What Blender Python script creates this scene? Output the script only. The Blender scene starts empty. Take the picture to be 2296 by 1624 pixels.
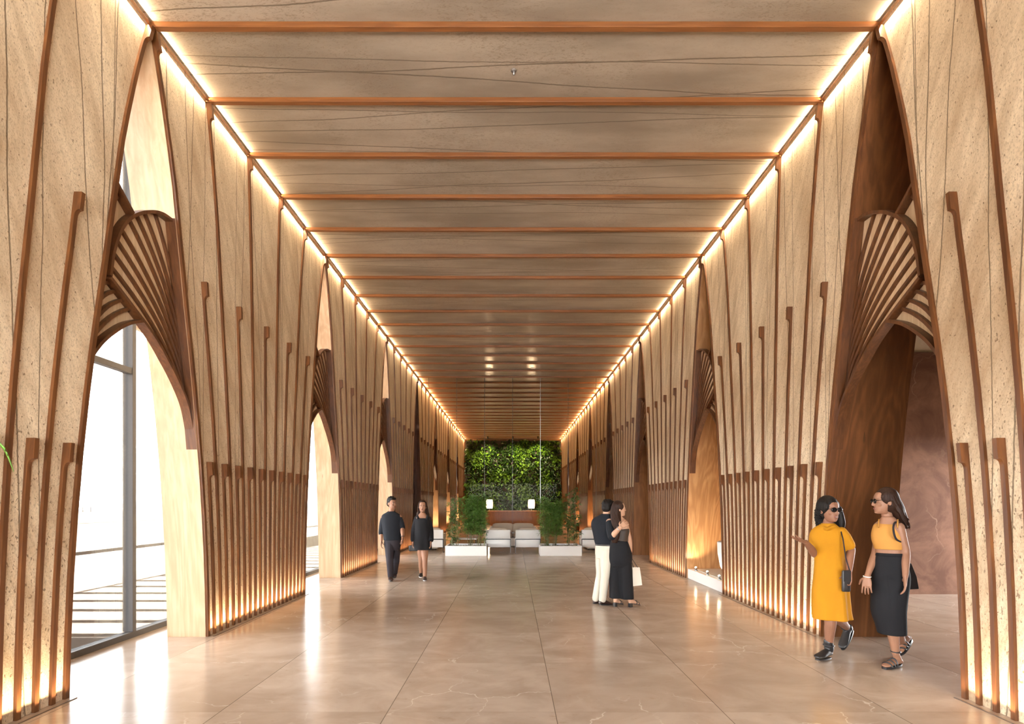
import bpy, bmesh, math, random
from mathutils import Vector, Matrix, noise

C = bpy.context.scene.collection
sc = bpy.context.scene
V = Vector
PI = math.pi

# ---------------------------------------------------------------- camera, sky, sun, exposure
F_PX, PX0, PY0, EYE = 1225.0, 1149.0, 1128.0, 1.6      # focal length and vanishing point of the 2296x1624 frame
cam_d = bpy.data.cameras.new('camera')
cam = bpy.data.objects.new('camera', cam_d)
C.objects.link(cam)
cam.location = (0, 0, EYE)
cam.rotation_euler = (PI / 2, 0, 0)
cam_d.sensor_width = 36.0
cam_d.sensor_fit = 'HORIZONTAL'
cam_d.lens = 36.0 * F_PX / 2296.0
cam_d.shift_x = -(PX0 - 1148.0) / 2296.0
cam_d.shift_y = (PY0 - 812.0) / 2296.0
cam_d.clip_start = 0.05
cam_d.clip_end = 2000
sc.camera = cam

sc.view_settings.view_transform = 'Standard'
sc.view_settings.look = 'None'
sc.view_settings.gamma = 1.0
sc.view_settings.use_curve_mapping = False
sc.view_settings.exposure = 0.54
try:
    cy = sc.cycles
    cy.max_bounces = 7
    cy.diffuse_bounces = 3
    cy.glossy_bounces = 2
    cy.transmission_bounces = 4
    cy.transparent_max_bounces = 10
    cy.caustics_reflective = False
    cy.caustics_refractive = False
    cy.use_denoising = True
    cy.use_adaptive_sampling = True
    cy.adaptive_threshold = 0.045
    cy.sample_clamp_indirect = 6.0
except Exception:
    pass

SKY_LOW, SKY_HIGH = 26.0, 2.2
w = bpy.data.worlds.new('sky')
sc.world = w
w.use_nodes = True
wn = w.node_tree
wn.nodes.clear()
wo = wn.nodes.new('ShaderNodeOutputWorld')
bg = wn.nodes.new('ShaderNodeBackground')
tc = wn.nodes.new('ShaderNodeTexCoord')
sx = wn.nodes.new('ShaderNodeSeparateXYZ')
rp = wn.nodes.new('ShaderNodeValToRGB')
rp.color_ramp.elements[0].position = 0.0
rp.color_ramp.elements[0].color = (SKY_LOW, SKY_LOW * .985, SKY_LOW * .96, 1)
rp.color_ramp.elements[1].position = 0.75
rp.color_ramp.elements[1].color = (SKY_HIGH * .93, SKY_HIGH * .98, SKY_HIGH * 1.05, 1)
e = rp.color_ramp.elements.new(0.30)
e.color = (13.0, 13.4, 13.8, 1)
wn.links.new(tc.outputs['Generated'], sx.inputs[0])
wn.links.new(sx.outputs['Z'], rp.inputs[0])
wn.links.new(rp.outputs[0], bg.inputs['Color'])
wn.links.new(bg.outputs[0], wo.inputs['Surface'])

sun_d = bpy.data.lights.new('sun', 'SUN')
sun_d.energy = 185.0
sun_d.angle = math.radians(0.5)
sun_d.color = (1.0, .95, .88)
sun = bpy.data.objects.new('sun', sun_d)
C.objects.link(sun)
sun.rotation_euler = V((0.0, -0.55, -1.0)).to_track_quat('-Z', 'Y').to_euler()

LED_TOP, LED_UP, LED_FLOOR = 44.0, 24.0, 17.0          # W per bay strip
LED_COL = (1.0, .80, .54)

# ---------------------------------------------------------------- hall measures
S = 1.0227                # beam spacing
BAY = 5 * S               # one bay: arch to arch
D0 = 5.508                # first arch apex in front of the camera
ZC = 6.43                 # ceiling height
ZB = 6.375                # underside of beams
WL, WR = 3.66, 3.71       # half widths left / right
TL, TR = .46, .83         # wall thickness left / right
ARCH = 1.027              # half width of an arch at the floor
YEND = D0 + 35 * S        # end wall
GLASS_Y = D0 + 15 * S + .03

def at(px, py, d):
    return V(((px - PX0) * d / F_PX, d, EYE - (py - PY0) * d / F_PX))

# ---------------------------------------------------------------- mesh helpers
class MB:
    def __init__(self):
        self.v, self.f = [], []
    def add(self, vs, fs):
        b = len(self.v)
        self.v += [tuple(p) for p in vs]
        self.f += [tuple(i + b for i in q) for q in fs]
        return self
    def box(self, lo, hi):
        x0, y0, z0 = lo; x1, y1, z1 = hi
        vs = [(x0,y0,z0),(x1,y0,z0),(x1,y1,z0),(x0,y1,z0),(x0,y0,z1),(x1,y0,z1),(x1,y1,z1),(x0,y1,z1)]
        return self.add(vs, [(0,3,2,1),(4,5,6,7),(0,1,5,4),(1,2,6,5),(2,3,7,6),(3,0,4,7)])
    def loft(self, rings, cap0=True, cap1=True):
        n = len(rings[0]); vs = [p for r in rings for p in r]; fs = []
        for i in range(len(rings) - 1):
            for j in range(n):
                k = (j + 1) % n
                fs.append((i*n+j, i*n+k, (i+1)*n+k, (i+1)*n+j))
        if cap0: fs.append(tuple(range(n - 1, -1, -1)))
        if cap1: fs.append(tuple((len(rings)-1)*n + j for j in range(n)))
        return self.add(vs, fs)
    def tube(self, pts, rad, n=8, flat=None, cap=True):
        """swept tube; rad: number or list; flat=(axis vector, ratio) squeezes along that axis"""
        pts = [V(p) for p in pts]
        if not isinstance(rad, (list, tuple)): rad = [rad] * len(pts)
        rings = []; up = None
        for i, p in enumerate(pts):
            t = (pts[min(i+1, len(pts)-1)] - pts[max(i-1, 0)])
            if t.length < 1e-9: t = V((0,0,1))
            t.normalize()
            if up is None:
                up = V((0,0,1)) if abs(t.z) < .9 else V((1,0,0))
            a = (up - t * up.dot(t))
            if a.length < 1e-6: a = t.orthogonal()
            a.normalize(); up = a
            b = t.cross(a)
            ring = []
            for k in range(n):
                q = (a * math.cos(2*PI*k/n) + b * math.sin(2*PI*k/n)) * rad[i]
                if flat:
                    ax = flat[0]
                    q = q - ax * q.dot(ax) * (1 - flat[1])
                ring.append(p + q)
            rings.append(ring)
        return self.loft(rings, cap, cap)
    def sphere(self, c, r, nu=16, nv=10, frame=None):
        c = V(c)
        if not isinstance(r, (list, tuple, Vector)): r = (r, r, r)
        A = frame or (V((1,0,0)), V((0,1,0)), V((0,0,1)))
        vs = [c - A[2]*r[2]]; fs = []
        for i in range(1, nv):
            th = -PI/2 + PI*i/nv
            for j in range(nu):
                ph = 2*PI*j/nu
                vs.append(c + A[0]*(r[0]*math.cos(th)*math.cos(ph)) + A[1]*(r[1]*math.cos(th)*math.sin(ph)) + A[2]*(r[2]*math.sin(th)))
        vs.append(c + A[2]*r[2])
        for j in range(nu):
            fs.append((0, 1+(j+1) % nu, 1+j))
            for i in range(nv-2):
                a = 1+i*nu+j; b = 1+i*nu+(j+1) % nu
                fs.append((a, b, b+nu, a+nu))
            t = 1+(nv-2)*nu
            fs.append((t+j, t+(j+1) % nu, len(vs)-1))
        return self.add(vs, fs)
    def lathe(self, prof, c=(0,0,0), n=28):
        rings = [[(c[0]+r*math.cos(2*PI*k/n), c[1]+r*math.sin(2*PI*k/n), c[2]+z) for k in range(n)] for r, z in prof]
        return self.loft(rings)
    def build(self, name, mat, parent=None, smooth=False, bevel=0.0, recalc=True):
        me = bpy.data.meshes.new(name)
        me.from_pydata(self.v, [], self.f)
        if recalc:
            bm = bmesh.new(); bm.from_mesh(me)
            bmesh.ops.recalc_face_normals(bm, faces=bm.faces)
            bm.to_mesh(me); bm.free()
        if smooth:
            me.polygons.foreach_set('use_smooth', [True]*len(me.polygons))
        me.materials.append(mat)
        o = bpy.data.objects.new(name, me)
        C.objects.link(o)
        if parent is not None: o.parent = parent
        if bevel > 0:
            m = o.modifiers.new('edge', 'BEVEL'); m.width = bevel; m.segments = 2; m.limit_method = 'ANGLE'
        return o

def tag(o, label=None, cat=None, group=None, kind=None):
    if label: o['label'] = label
    if cat: o['category'] = cat
    if group: o['group'] = group
    if kind: o['kind'] = kind
    return o

def empty(name, loc=(0,0,0), rz=0.0):
    o = bpy.data.objects.new(name, None)
    o.empty_display_size = .1
    C.objects.link(o)
    o.location = loc; o.rotation_euler = (0, 0, rz)
    return o

def kids(o):
    return [c for c in C.objects if c.parent == o]

def copy_tree(o, parent=None):
    c = o.copy(); C.objects.link(c)
    if parent is not None: c.parent = parent
    for ch in list(o.children): copy_tree(ch, c)
    return c

def lerp(a, b, t): return a + (b - a) * t

def interp(tab, x):
    if x <= tab[0][0]: return tab[0][1]
    for (x0, y0), (x1, y1) in zip(tab, tab[1:]):
        if x <= x1: return y0 + (y1 - y0) * (x - x0) / (x1 - x0)
    return tab[-1][1]

def spline(pts, n=6):
    """Catmull-Rom through tuples of numbers or vectors"""
    P = [V(p) if len(p) > 1 else p for p in pts]
    P = [P[0]*2 - P[1]] + P + [P[-1]*2 - P[-2]]
    out = []
    for i in range(1, len(P)-2):
        a, b, c, d = P[i-1], P[i], P[i+1], P[i+2]
        for k in range(n):
            t = k / n
            out.append(((b*2) + (c-a)*t + (a*2-b*5+c*4-d)*t*t + (b*3-a-c*3+d)*t*t*t) * .5)
    out.append(P[-2].copy())
    return out

# ---------------------------------------------------------------- materials
class NT:
    def __init__(self, name):
        self.m = bpy.data.materials.new(name); self.m.use_nodes = True
        self.t = self.m.node_tree; self.t.nodes.clear()
        self.out = self.n('ShaderNodeOutputMaterial')
    def n(self, typ, **kw):
        nd = self.t.nodes.new(typ)
        for k, v in kw.items(): setattr(nd, k, v)
        return nd
    def l(self, a, b): self.t.links.new(a, b)
    def val(self, sock, v):
        if hasattr(v, 'links') or hasattr(v, 'is_linked'): self.l(v, sock)
        else: sock.default_value = v
    def math(self, op, a, b=0.0, c=0.0, clamp=False):
        nd = self.n('ShaderNodeMath', operation=op, use_clamp=clamp)
        self.val(nd.inputs[0], a); self.val(nd.inputs[1], b)
        if len(nd.inputs) > 2: self.val(nd.inputs[2], c)
        return nd.outputs[0]
    def mix(self, f, a, b):
        nd = self.n('ShaderNodeMix', data_type='RGBA')
        self.val(nd.inputs[0], f)
        self.val(nd.inputs[6], a if not isinstance(a, tuple) else (*a[:3], 1)); self.val(nd.inputs[7], b if not isinstance(b, tuple) else (*b[:3], 1))
        return nd.outputs[2]
    def ramp(self, f, lo, hi, a=0.0, b=1.0):
        nd = self.n('ShaderNodeMapRange', interpolation_type='SMOOTHSTEP')
        self.val(nd.inputs[0], f)
        nd.inputs[1].default_value = lo; nd.inputs[2].default_value = hi
        nd.inputs[3].default_value = a; nd.inputs[4].default_value = b
        return nd.outputs[0]
    def noise(self, vec, scale, detail=3, rough=.5, dist=0.0, out=0):
        nd = self.n('ShaderNodeTexNoise')
        nd.inputs['Scale'].default_value = scale; nd.inputs['Detail'].default_value = detail
        nd.inputs['Roughness'].default_value = rough; nd.inputs['Distortion'].default_value = dist
        if vec is not None: self.l(vec, nd.inputs['Vector'])
        return nd.outputs[out]
    def pos(self): return self.n('ShaderNodeNewGeometry').outputs['Position']
    def obj(self): return self.n('ShaderNodeTexCoord').outputs['Object']
    def scaled(self, vec, s, loc=(0,0,0)):
        nd = self.n('ShaderNodeMapping'); self.l(vec, nd.inputs[0])
        nd.inputs['Scale'].default_value = s; nd.inputs['Location'].default_value = loc
        return nd.outputs[0]
    def sep(self, vec):
        nd = self.n('ShaderNodeSeparateXYZ'); self.l(vec, nd.inputs[0]); return nd.outputs
    def comb(self, x, y, z):
        nd = self.n('ShaderNodeCombineXYZ')
        for i, q in enumerate((x, y, z)): self.val(nd.inputs[i], q)
        return nd.outputs[0]
    def bump(self, h, strength=.3, dist=.01):
        nd = self.n('ShaderNodeBump'); self.l(h, nd.inputs['Height'])
        nd.inputs['Strength'].default_value = strength; nd.inputs['Distance'].default_value = dist
        return nd.outputs[0]
    def principled(self, col, rough=.5, normal=None, **kw):
        p = self.n('ShaderNodeBsdfPrincipled')
        self.val(p.inputs['Base Color'], col if not isinstance(col, tuple) else (*col[:3], 1))
        self.val(p.inputs['Roughness'], rough)
        if normal is not None: self.l(normal, p.inputs['Normal'])
        for k, v in kw.items(): self.val(p.inputs[k.replace('_', ' ')], v)
        self.l(p.outputs[0], self.out.inputs[0])
        return self.m

def plain(name, col, rough=.5, metallic=0.0, bump=0.0, bscale=60, var=.08, **kw):
    t = NT(name)
    p = t.obj()
    nz = t.noise(p, bscale, 3)
    c = t.mix(t.math('MULTIPLY', nz, 1.0), tuple(q*(1-var) for q in col), tuple(min(1, q*(1+var)) for q in col))
    nrm = t.bump(nz, bump, .004) if bump > 0 else None
    return t.principled(c, rough, nrm, Metallic=metallic, **kw)

def wood(name, dark, light, axis='Z', rough=.42, scale=1.0, ring=.5, world=False):
    t = NT(name)
    p = t.pos() if world else t.obj()
    s = {'X': (.35, 7, 7), 'Y': (7, .35, 7), 'Z': (7, 7, .35)}[axis]
    q = t.scaled(p, tuple(k*scale for k in s))
    n1 = t.noise(q, 3.0, 5, .6, .6)
    s2 = {'X': (.22, 2.2, 2.2), 'Y': (2.2, .22, 2.2), 'Z': (2.2, 2.2, .22)}[axis]
    q2 = t.scaled(p, tuple(k*scale for k in s2))
    n2 = t.noise(q2, 1.1, 3, .5, 1.0)
    rings = t.math('FRACT', t.math('MULTIPLY', n2, 11.0))
    rings = t.math('ABSOLUTE', t.math('SUBTRACT', rings, .5))
    f = t.math('ADD', t.math('MULTIPLY', n1, 1 - ring*.5), t.math('MULTIPLY', rings, ring))
    f = t.ramp(f, .28, .85)
    c = t.mix(f, dark, light)
    knot = t.ramp(t.noise(t.scaled(p, tuple(k*.6 for k in s)), 4.0, 1), .78, .82)
    c = t.mix(t.math('MULTIPLY', knot, .6), c, tuple(k*.4 for k in dark))
    return t.principled(c, rough, t.bump(n1, .12, .003))

def streaks(t, across, along, specs):
    """thin wandering lines that run along one way of a stone face and cross each other"""
    res = None
    for i, (slope, period, phase, width, wob, sc_) in enumerate(specs):
        ln = t.noise(t.comb(t.math('ADD', t.math('MULTIPLY', along, sc_), 7.3*i), t.math('MULTIPLY', across, .15), 0.0), 1.0, 2, .5)
        fine = t.noise(t.comb(t.math('MULTIPLY', along, 9.0), t.math('MULTIPLY', across, 2.0), 3.1*i), 1.0, 2, .6)
        v = t.math('ADD', across, t.math('MULTIPLY', along, slope))
        v = t.math('ADD', v, t.math('MULTIPLY', t.math('SUBTRACT', ln, .5), wob))
        v = t.math('ADD', v, t.math('MULTIPLY', t.math('SUBTRACT', fine, .5), .014))
        m = t.math('FRACT', t.math('ADD', t.math('DIVIDE', v, period), phase))
        d = t.math('MULTIPLY', t.math('ABSOLUTE', t.math('SUBTRACT', m, .5)), period)
        ln_ = t.ramp(d, width*.55, width, 1.0, 0.0)
        res = ln_ if res is None else t.math('MAXIMUM', res, ln_)
    return res

def stone_wall():
    t = NT('travertine_wall')
    p = t.pos(); x, y, z = t.sep(p)
    big = t.noise(t.scaled(p, (1, 1.2, .35)), 1.2, 4, .6)
    dia = t.noise(t.scaled(t.comb(x, t.math('ADD', y, t.math('MULTIPLY', z, .45)), z), (1, 5, 1.0)), 1.5, 4, .6)
    f = t.math('ADD', t.math('MULTIPLY', big, .55), t.math('MULTIPLY', dia, .45))
    c = t.mix(t.ramp(f, .3, .7), (.47, .33, .20), (.84, .69, .49))
    # pits, more of them low on the wall
    pit = t.noise(t.scaled(p, (1, 1, .7)), 46, 1, .5)
    low = t.ramp(z, 1.2, 3.4, 1.0, .35)
    thr = t.math('SUBTRACT', .745, t.math('MULTIPLY', low, .085))
    pits = t.ramp(t.math('SUBTRACT', pit, thr), 0.0, .03)
    fine = t.noise(p, 70, 3, .6)
    grn = t.ramp(t.noise(t.scaled(p, (1, 1, .5)), 42, 3, .65), .50, .68)
    c = t.mix(t.math('MULTIPLY', grn, t.math('ADD', t.math('MULTIPLY', low, .28), .08)), c, (.30, .20, .12))
    sp = t.noise(t.scaled(p, (1, 1, .6)), 95, 2, .6)
    c = t.mix(t.math('MULTIPLY', t.ramp(sp, .50, .66), .40), c, (.27, .18, .105))
    c = t.mix(t.math('MULTIPLY', pits, .75), c, (.18, .11, .06))
    ln = streaks(t, y, z, [(.030, .93, .1, .0085, .22, .30), (-.045, 1.21, .55, .0080, .26, .26), (.075, 1.57, .3, .0078, .30, .33), (-.012, .74, .8, .0062, .18, .36)])
    c = t.mix(t.math('MULTIPLY', ln, .82), c, (.15, .10, .055))
    h = t.math('SUBTRACT', t.math('ADD', t.math('MULTIPLY', fine, t.math('ADD', t.math('MULTIPLY', low, .5), .2)), t.math('MULTIPLY', dia, .3)), t.math('MULTIPLY', t.math('ADD', pits, ln), .9))
    return t.principled(c, .62, t.bump(h, .55, .008))

def stone_ceiling():
    t = NT('travertine_ceiling')
    p = t.pos(); x, y, z = t.sep(p)
    big = t.noise(t.scaled(p, (.35, 1.3, 1)), 1.1, 4, .6)
    grain = t.noise(t.scaled(p, (9, 24, 1)), 2.4, 3, .6, 1.2)
    mask = t.ramp(t.noise(p, .8, 2), .42, .62)
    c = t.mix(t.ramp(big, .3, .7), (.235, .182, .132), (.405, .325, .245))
    g = t.math('MULTIPLY', t.ramp(grain, .53, .60), t.math('ADD', .25, t.math('MULTIPLY', mask, .75)))
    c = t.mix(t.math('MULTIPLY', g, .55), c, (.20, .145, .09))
    ln = streaks(t, y, x, [(.040, .95, .15, .0105, .30, .20), (-.060, 1.25, .5, .0105, .30, .17), (.085, 1.6, .33, .0098, .32, .22), (-.020, .78, .85, .0078, .22, .25)])
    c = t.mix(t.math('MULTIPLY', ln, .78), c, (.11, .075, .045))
    h = t.math('SUBTRACT', t.math('MULTIPLY', grain, .4), t.math('MULTIPLY', t.math('ADD', g, ln), .6))
    return t.principled(c, .42, t.bump(h, .35, .006), Coat_Weight=.25, Coat_Roughness=.12)

def marble_floor():
    t = NT('marble_floor')
    p = t.pos(); x, y, z = t.sep(p)
    TW, TD = 1.283, 1.283
    u = t.math('DIVIDE', t.math('SUBTRACT', x, .327), TW); v = t.math('DIVIDE', t.math('SUBTRACT', y, 4.179), TD)
    fu = t.math('FRACT', u); fv = t.math('FRACT', v)
    du = t.math('MULTIPLY', t.math('SUBTRACT', .5, t.math('ABSOLUTE', t.math('SUBTRACT', fu, .5))), TW)
    dv = t.math('MULTIPLY', t.math('SUBTRACT', .5, t.math('ABSOLUTE', t.math('SUBTRACT', fv, .5))), TD)
    ju = t.ramp(du, .0022, .0042, 1, 0); jv = t.ramp(dv, .0012, .0028, .55, 0)
    joint = t.math('MAXIMUM', ju, jv)
    wn_ = t.n('ShaderNodeTexWhiteNoise', noise_dimensions='2D')
    t.l(t.comb(t.math('FLOOR', u), t.math('FLOOR', v), 0.0), wn_.inputs['Vector'])
    rnd = wn_.outputs[0]
    shift = t.comb(t.math('MULTIPLY', rnd, 37.0), t.math('MULTIPLY', rnd, 91.0), t.math('MULTIPLY', rnd, 13.0))
    va = t.n('ShaderNodeVectorMath', operation='ADD'); t.l(p, va.inputs[0]); t.l(shift, va.inputs[1])
    q = va.outputs[0]
    cl = t.noise(t.scaled(q, (1, 1.3, 1)), 1.6, 5, .6, .5)
    c = t.mix(t.ramp(cl, .3, .72), (.46, .35, .27), (.63, .505, .405))
    c = t.mix(t.math('MULTIPLY', rnd, .45), c, (.42, .32, .245))
    spk = t.ramp(t.noise(t.scaled(q, (1, 2.2, 1)), 9, 4, .65), .62, .75)
    c = t.mix(t.math('MULTIPLY', spk, .35), c, (.30, .18, .10))
    # white veins
    dq = t.n('ShaderNodeVectorMath', operation='ADD'); t.l(q, dq.inputs[0])
    dn = t.n('ShaderNodeTexNoise'); dn.inputs['Scale'].default_value = 2.6; dn.inputs['Detail'].default_value = 5; t.l(q, dn.inputs['Vector'])
    sc_ = t.n('ShaderNodeVectorMath', operation='SCALE'); t.l(dn.outputs['Color'], sc_.inputs[0]); sc_.inputs['Scale'].default_value = .55
    t.l(sc_.outputs[0], dq.inputs[1])
    vo = t.n('ShaderNodeTexVoronoi', feature='DISTANCE_TO_EDGE', voronoi_dimensions='2D'); vo.inputs['Scale'].default_value = 1.5
    t.l(dq.outputs[0], vo.inputs['Vector'])
    wid = t.noise(q, 2.2, 3)
    mask = t.ramp(t.noise(q, .9, 2), .46, .62)
    vein = t.math('MULTIPLY', t.ramp(t.math('DIVIDE', vo.outputs['Distance'], t.math('ADD', .2, t.math('POWER', wid, 2.0))), .008, .028, 1, 0), mask)
    c = t.mix(t.math('MULTIPLY', vein, .62), c, (.78, .68, .58))
    c = t.mix(t.math('MULTIPLY', joint, .75), c, (.10, .07, .05))
    r = t.math('ADD', .155, t.math('MULTIPLY', cl, .07))
    wave = t.noise(t.scaled(p, (1, 1, 1)), 5.0, 3)
    h = t.math('SUBTRACT', t.math('MULTIPLY', wave, .035), t.math('MULTIPLY', joint, .6))
    return t.principled(c, r, t.bump(h, .10, .006), Specular_IOR_Level=.8)

def brown_marble():
    t = NT('brown_marble')
    p = t.pos()
    cl = t.noise(p, 1.7, 5, .65, .6)
    c = t.mix(t.ramp(cl, .3, .7), (.095, .043, .026), (.18, .092, .058))
    dn = t.n('ShaderNodeTexNoise'); dn.inputs['Scale'].default_value = 1.8; dn.inputs['Detail'].default_value = 5; t.l(p, dn.inputs['Vector'])
    sc_ = t.n('ShaderNodeVectorMath', operation='SCALE'); t.l(dn.outputs['Color'], sc_.inputs[0]); sc_.inputs['Scale'].default_value = .9
    dq = t.n('ShaderNodeVectorMath', operation='ADD'); t.l(p, dq.inputs[0]); t.l(sc_.outputs[0], dq.inputs[1])
    vo = t.n('ShaderNodeTexVoronoi', feature='DISTANCE_TO_EDGE'); vo.inputs['Scale'].default_value = .9
    t.l(dq.outputs[0], vo.inputs['Vector'])
    mask = t.ramp(t.noise(p, .9, 2), .45, .65)
    vein = t.math('MULTIPLY', t.ramp(vo.outputs['Distance'], .004, .014, 1, 0), mask)
    c = t.mix(t.math('MULTIPLY', vein, .5), c, (.40, .28, .20))
    return t.principled(c, .7, None, Specular_IOR_Level=.15)

def emit(name, col, strength):
    t = NT(name)
    em = t.n('ShaderNodeEmission'); em.inputs[0].default_value = (*col, 1); em.inputs[1].default_value = strength
    t.l(em.outputs[0], t.out.inputs[0])
    return t.m

def glass(name, tint, refl=1.0):
    t = NT(name)
    tr = t.n('ShaderNodeBsdfTransparent'); tr.inputs[0].default_value = (*tint, 1)
    gl = t.n('ShaderNodeBsdfGlossy'); gl.inputs['Roughness'].default_value = .01
    fr = t.n('ShaderNodeFresnel'); fr.inputs[0].default_value = 1.45
    mx = t.n('ShaderNodeMixShader')
    t.l(t.math('MULTIPLY', fr.outputs[0], refl, clamp=True), mx.inputs[0]); t.l(tr.outputs[0], mx.inputs[1]); t.l(gl.outputs[0], mx.inputs[2])
    t.l(mx.outputs[0], t.out.inputs[0])
    return t.m

def leafmat(name, a, b):
    t = NT(name)
    n = t.noise(t.obj(), 9, 3)
    c = t.mix(t.ramp(n, .35, .65), a, b)
    return t.principled(c, .4, Specular_IOR_Level=.4)

M = {}
M['stone'] = stone_wall()
M['ceil'] = stone_ceiling()
M['floor'] = marble_floor()
M['brown_marble'] = brown_marble()
M['rib'] = wood('rib_wood', (.080, .025, .0065), (.205, .076, .021), 'Z', .40, 1.0, .25, True)
M['beam'] = wood('beam_wood', (.17, .056, .014), (.30, .112, .031), 'X', .42, 1.0, .2, True)
M['screen'] = wood('screen_wood', (.075, .026, .009), (.165, .062, .021), 'Z', .38, 1.0, .25, True)
M['panel'] = wood('birch_panel', (.60, .42, .25), (.80, .63, .43), 'Z', .5, .8, .35, True)
M['jamb_pale'] = wood('maple_board', (.47, .305, .175), (.62, .445, .285), 'Z', .38, .8, .35, True)
M['jamb_dark'] = wood('walnut_board', (.105, .037, .012), (.21, .080, .027), 'Z', .38, .7, .5, True)
M['jamb_mid'] = wood('cherry_board', (.40, .20, .08), (.58, .33, .15), 'Z', .36, .8, .7, True)
M['door'] = wood('dark_door_wood', (.07, .024, .009), (.13, .045, .017), 'Z', .35, .8, .4, True)
M['panel_brown'] = wood('brown_panelling', (.20, .085, .030), (.33, .145, .055), 'Z', .38, .8, .4, True)
M['plaster'] = plain('beige_plaster', (.60, .50, .38), .8, bump=.2, bscale=14)
M['white'] = plain('white_lacquer', (.78, .76, .73), .35, var=.02)
M['whitepot'] = plain('white_ceramic', (.80, .78, .75), .3, var=.02)
M['cream'] = plain('cream_upholstery', (.72, .63, .54), .75, bump=.25, bscale=220, var=.04)
M['cushion'] = plain('beige_cushion_fabric', (.58, .49, .39), .85, bump=.3, bscale=160, var=.06)
M['blackmetal'] = plain('black_metal', (.025, .024, .024), .38, .6)
M['steel'] = plain('brushed_steel', (.42, .42, .43), .32, .9)
M['mullion'] = plain('grey_window_frame', (.085, .078, .076), .55, Specular_IOR_Level=.2)
M['bronze'] = plain('bronze_frame', (.20, .15, .12), .4, .7)
M['soil'] = plain('dark_soil', (.06, .05, .04), .8, bump=.6, bscale=60, var=.5)
M['pebble'] = plain('pale_pebble', (.55, .50, .44), .7, bump=.2)
M['glass'] = glass('window_glass', (.97, .98, .985), .8)
M['glass_part'] = glass('partition_glass', (.90, .85, .80), .03)
M['joint'] = plain('dark_glass_joint', (.05, .045, .04), .3)
M['leaf'] = leafmat('bamboo_leaf', (.05, .13, .02), (.15, .30, .055))
M['leaf2'] = leafmat('broad_leaf', (.035, .090, .02), (.09, .19, .045))
M['palmleaf'] = leafmat('palm_leaf', (.06, .17, .015), (.16, .34, .04))
M['stem'] = plain('plant_stem', (.12, .13, .05), .6)
M['lampshade'] = emit('lit_lamp_shade', (1.0, .74, .45), 9.0)
M['bulb'] = emit('lit_spot_lens', (1.0, .80, .52), 120.0)
M['downbulb'] = emit('lit_downlight', (1.0, .82, .58), 14.0)

def led(name, loc, size, normal, power, col=LED_COL, spread=PI):
    d = bpy.data.lights.new(name, 'AREA'); d.shape = 'RECTANGLE'; d.size = size[0]; d.size_y = size[1]
    d.energy = power; d.color = col; d.spread = spread
    o = bpy.data.objects.new(name, d); C.objects.link(o)
    o.location = loc
    z = -V(normal).normalized(); x = V((0, 1, 0)); y = z.cross(x)
    o.rotation_euler = Matrix((x, y, z)).transposed().to_euler()
    return o
# ---------------------------------------------------------------- big structure
KY = .9423
GT = [(0, 0), (.8, .035), (1.6, .105), (2.2, .18), (2.66, .25), (3.2, .345), (3.73, .45), (4.2, .535), (4.6, .61), (5.03, .69), (5.6, .835), (6.0, .95), (6.26, 1.04), (6.43, 1.09)]
GS = [(p.x, p.y) for p in spline([(a, b * KY, 0) for a, b in GT], 4)]
HB = BAY / 2 - ARCH                     # half width of a pier at the floor
def g(z): return interp(GS, z)
def hw(z): return HB + g(z)             # half width of a pier at height z
def ah(z): return ARCH - g(z)           # half width of an arch at height z
ZS = [0, .5, 1.0, 1.5, 2.0, 2.5, 3.0, 3.4, 3.8, 4.2, 4.6, 5.0, 5.3, 5.6, 5.85, 6.1, 6.28, ZC]

def sx_(side, u):                       # u metres into the room from the wall face
    return side * ((WL if side < 0 else WR) - u)

def rib_mb(side, f, top, t=.025, head=True, w=.038, z0=0.0, off=0.0):
    """one fanning rib: f = place across the pier, top = height; the head steps out over a hollow cut"""
    mb = MB(); t2 = .068
    zs = [z for z in ZS if z0 <= z < top - .24]
    prof = [(z, t) for z in zs]
    if head:
        prof += [(top - .215, t)]
        for k in range(1, 6):
            a = k / 5 * PI / 2
            prof.append((top - .215 + .055 * math.sin(a) , t + (t2 - .014 - t) * (1 - math.cos(a))))
        prof += [(top - .158, t2 - .014), (top - .157, t2), (top, t2)]
    else:
        prof += [(top, t)]
    rings = []
    for z, tt in prof:
        y = (f - .5) * 2 * hw(z) + off
        rings.append([(sx_(side, -.012), y - w/2, z), (sx_(side, tt), y - w/2, z), (sx_(side, tt), y + w/2, z), (sx_(side, -.012), y + w/2, z)])
    return mb.loft(rings)

def jamb_mb(side, end, T):
    """board lining one side of an arch; end=+1 the pier's far edge, -1 its near edge"""
    mb = MB(); rings = []
    for z in ZS:
        y = end * hw(z)
        rings.append([(sx_(side, -.002), y - end * .002, z), (sx_(side, -T), y - end * .002, z), (sx_(side, -T), y + end * .014, z), (sx_(side, -.002), y + end * .014, z)])
    return mb.loft(rings)

def pier_mb(side, T):
    mb = MB(); rings = []
    for z in ZS:
        h = hw(z) - .003
        rings.append([(sx_(side, 0), -h, z), (sx_(side, 0), h, z), (sx_(side, -T), h, z), (sx_(side, -T), -h, z)])
    return mb.loft(rings)

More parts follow.
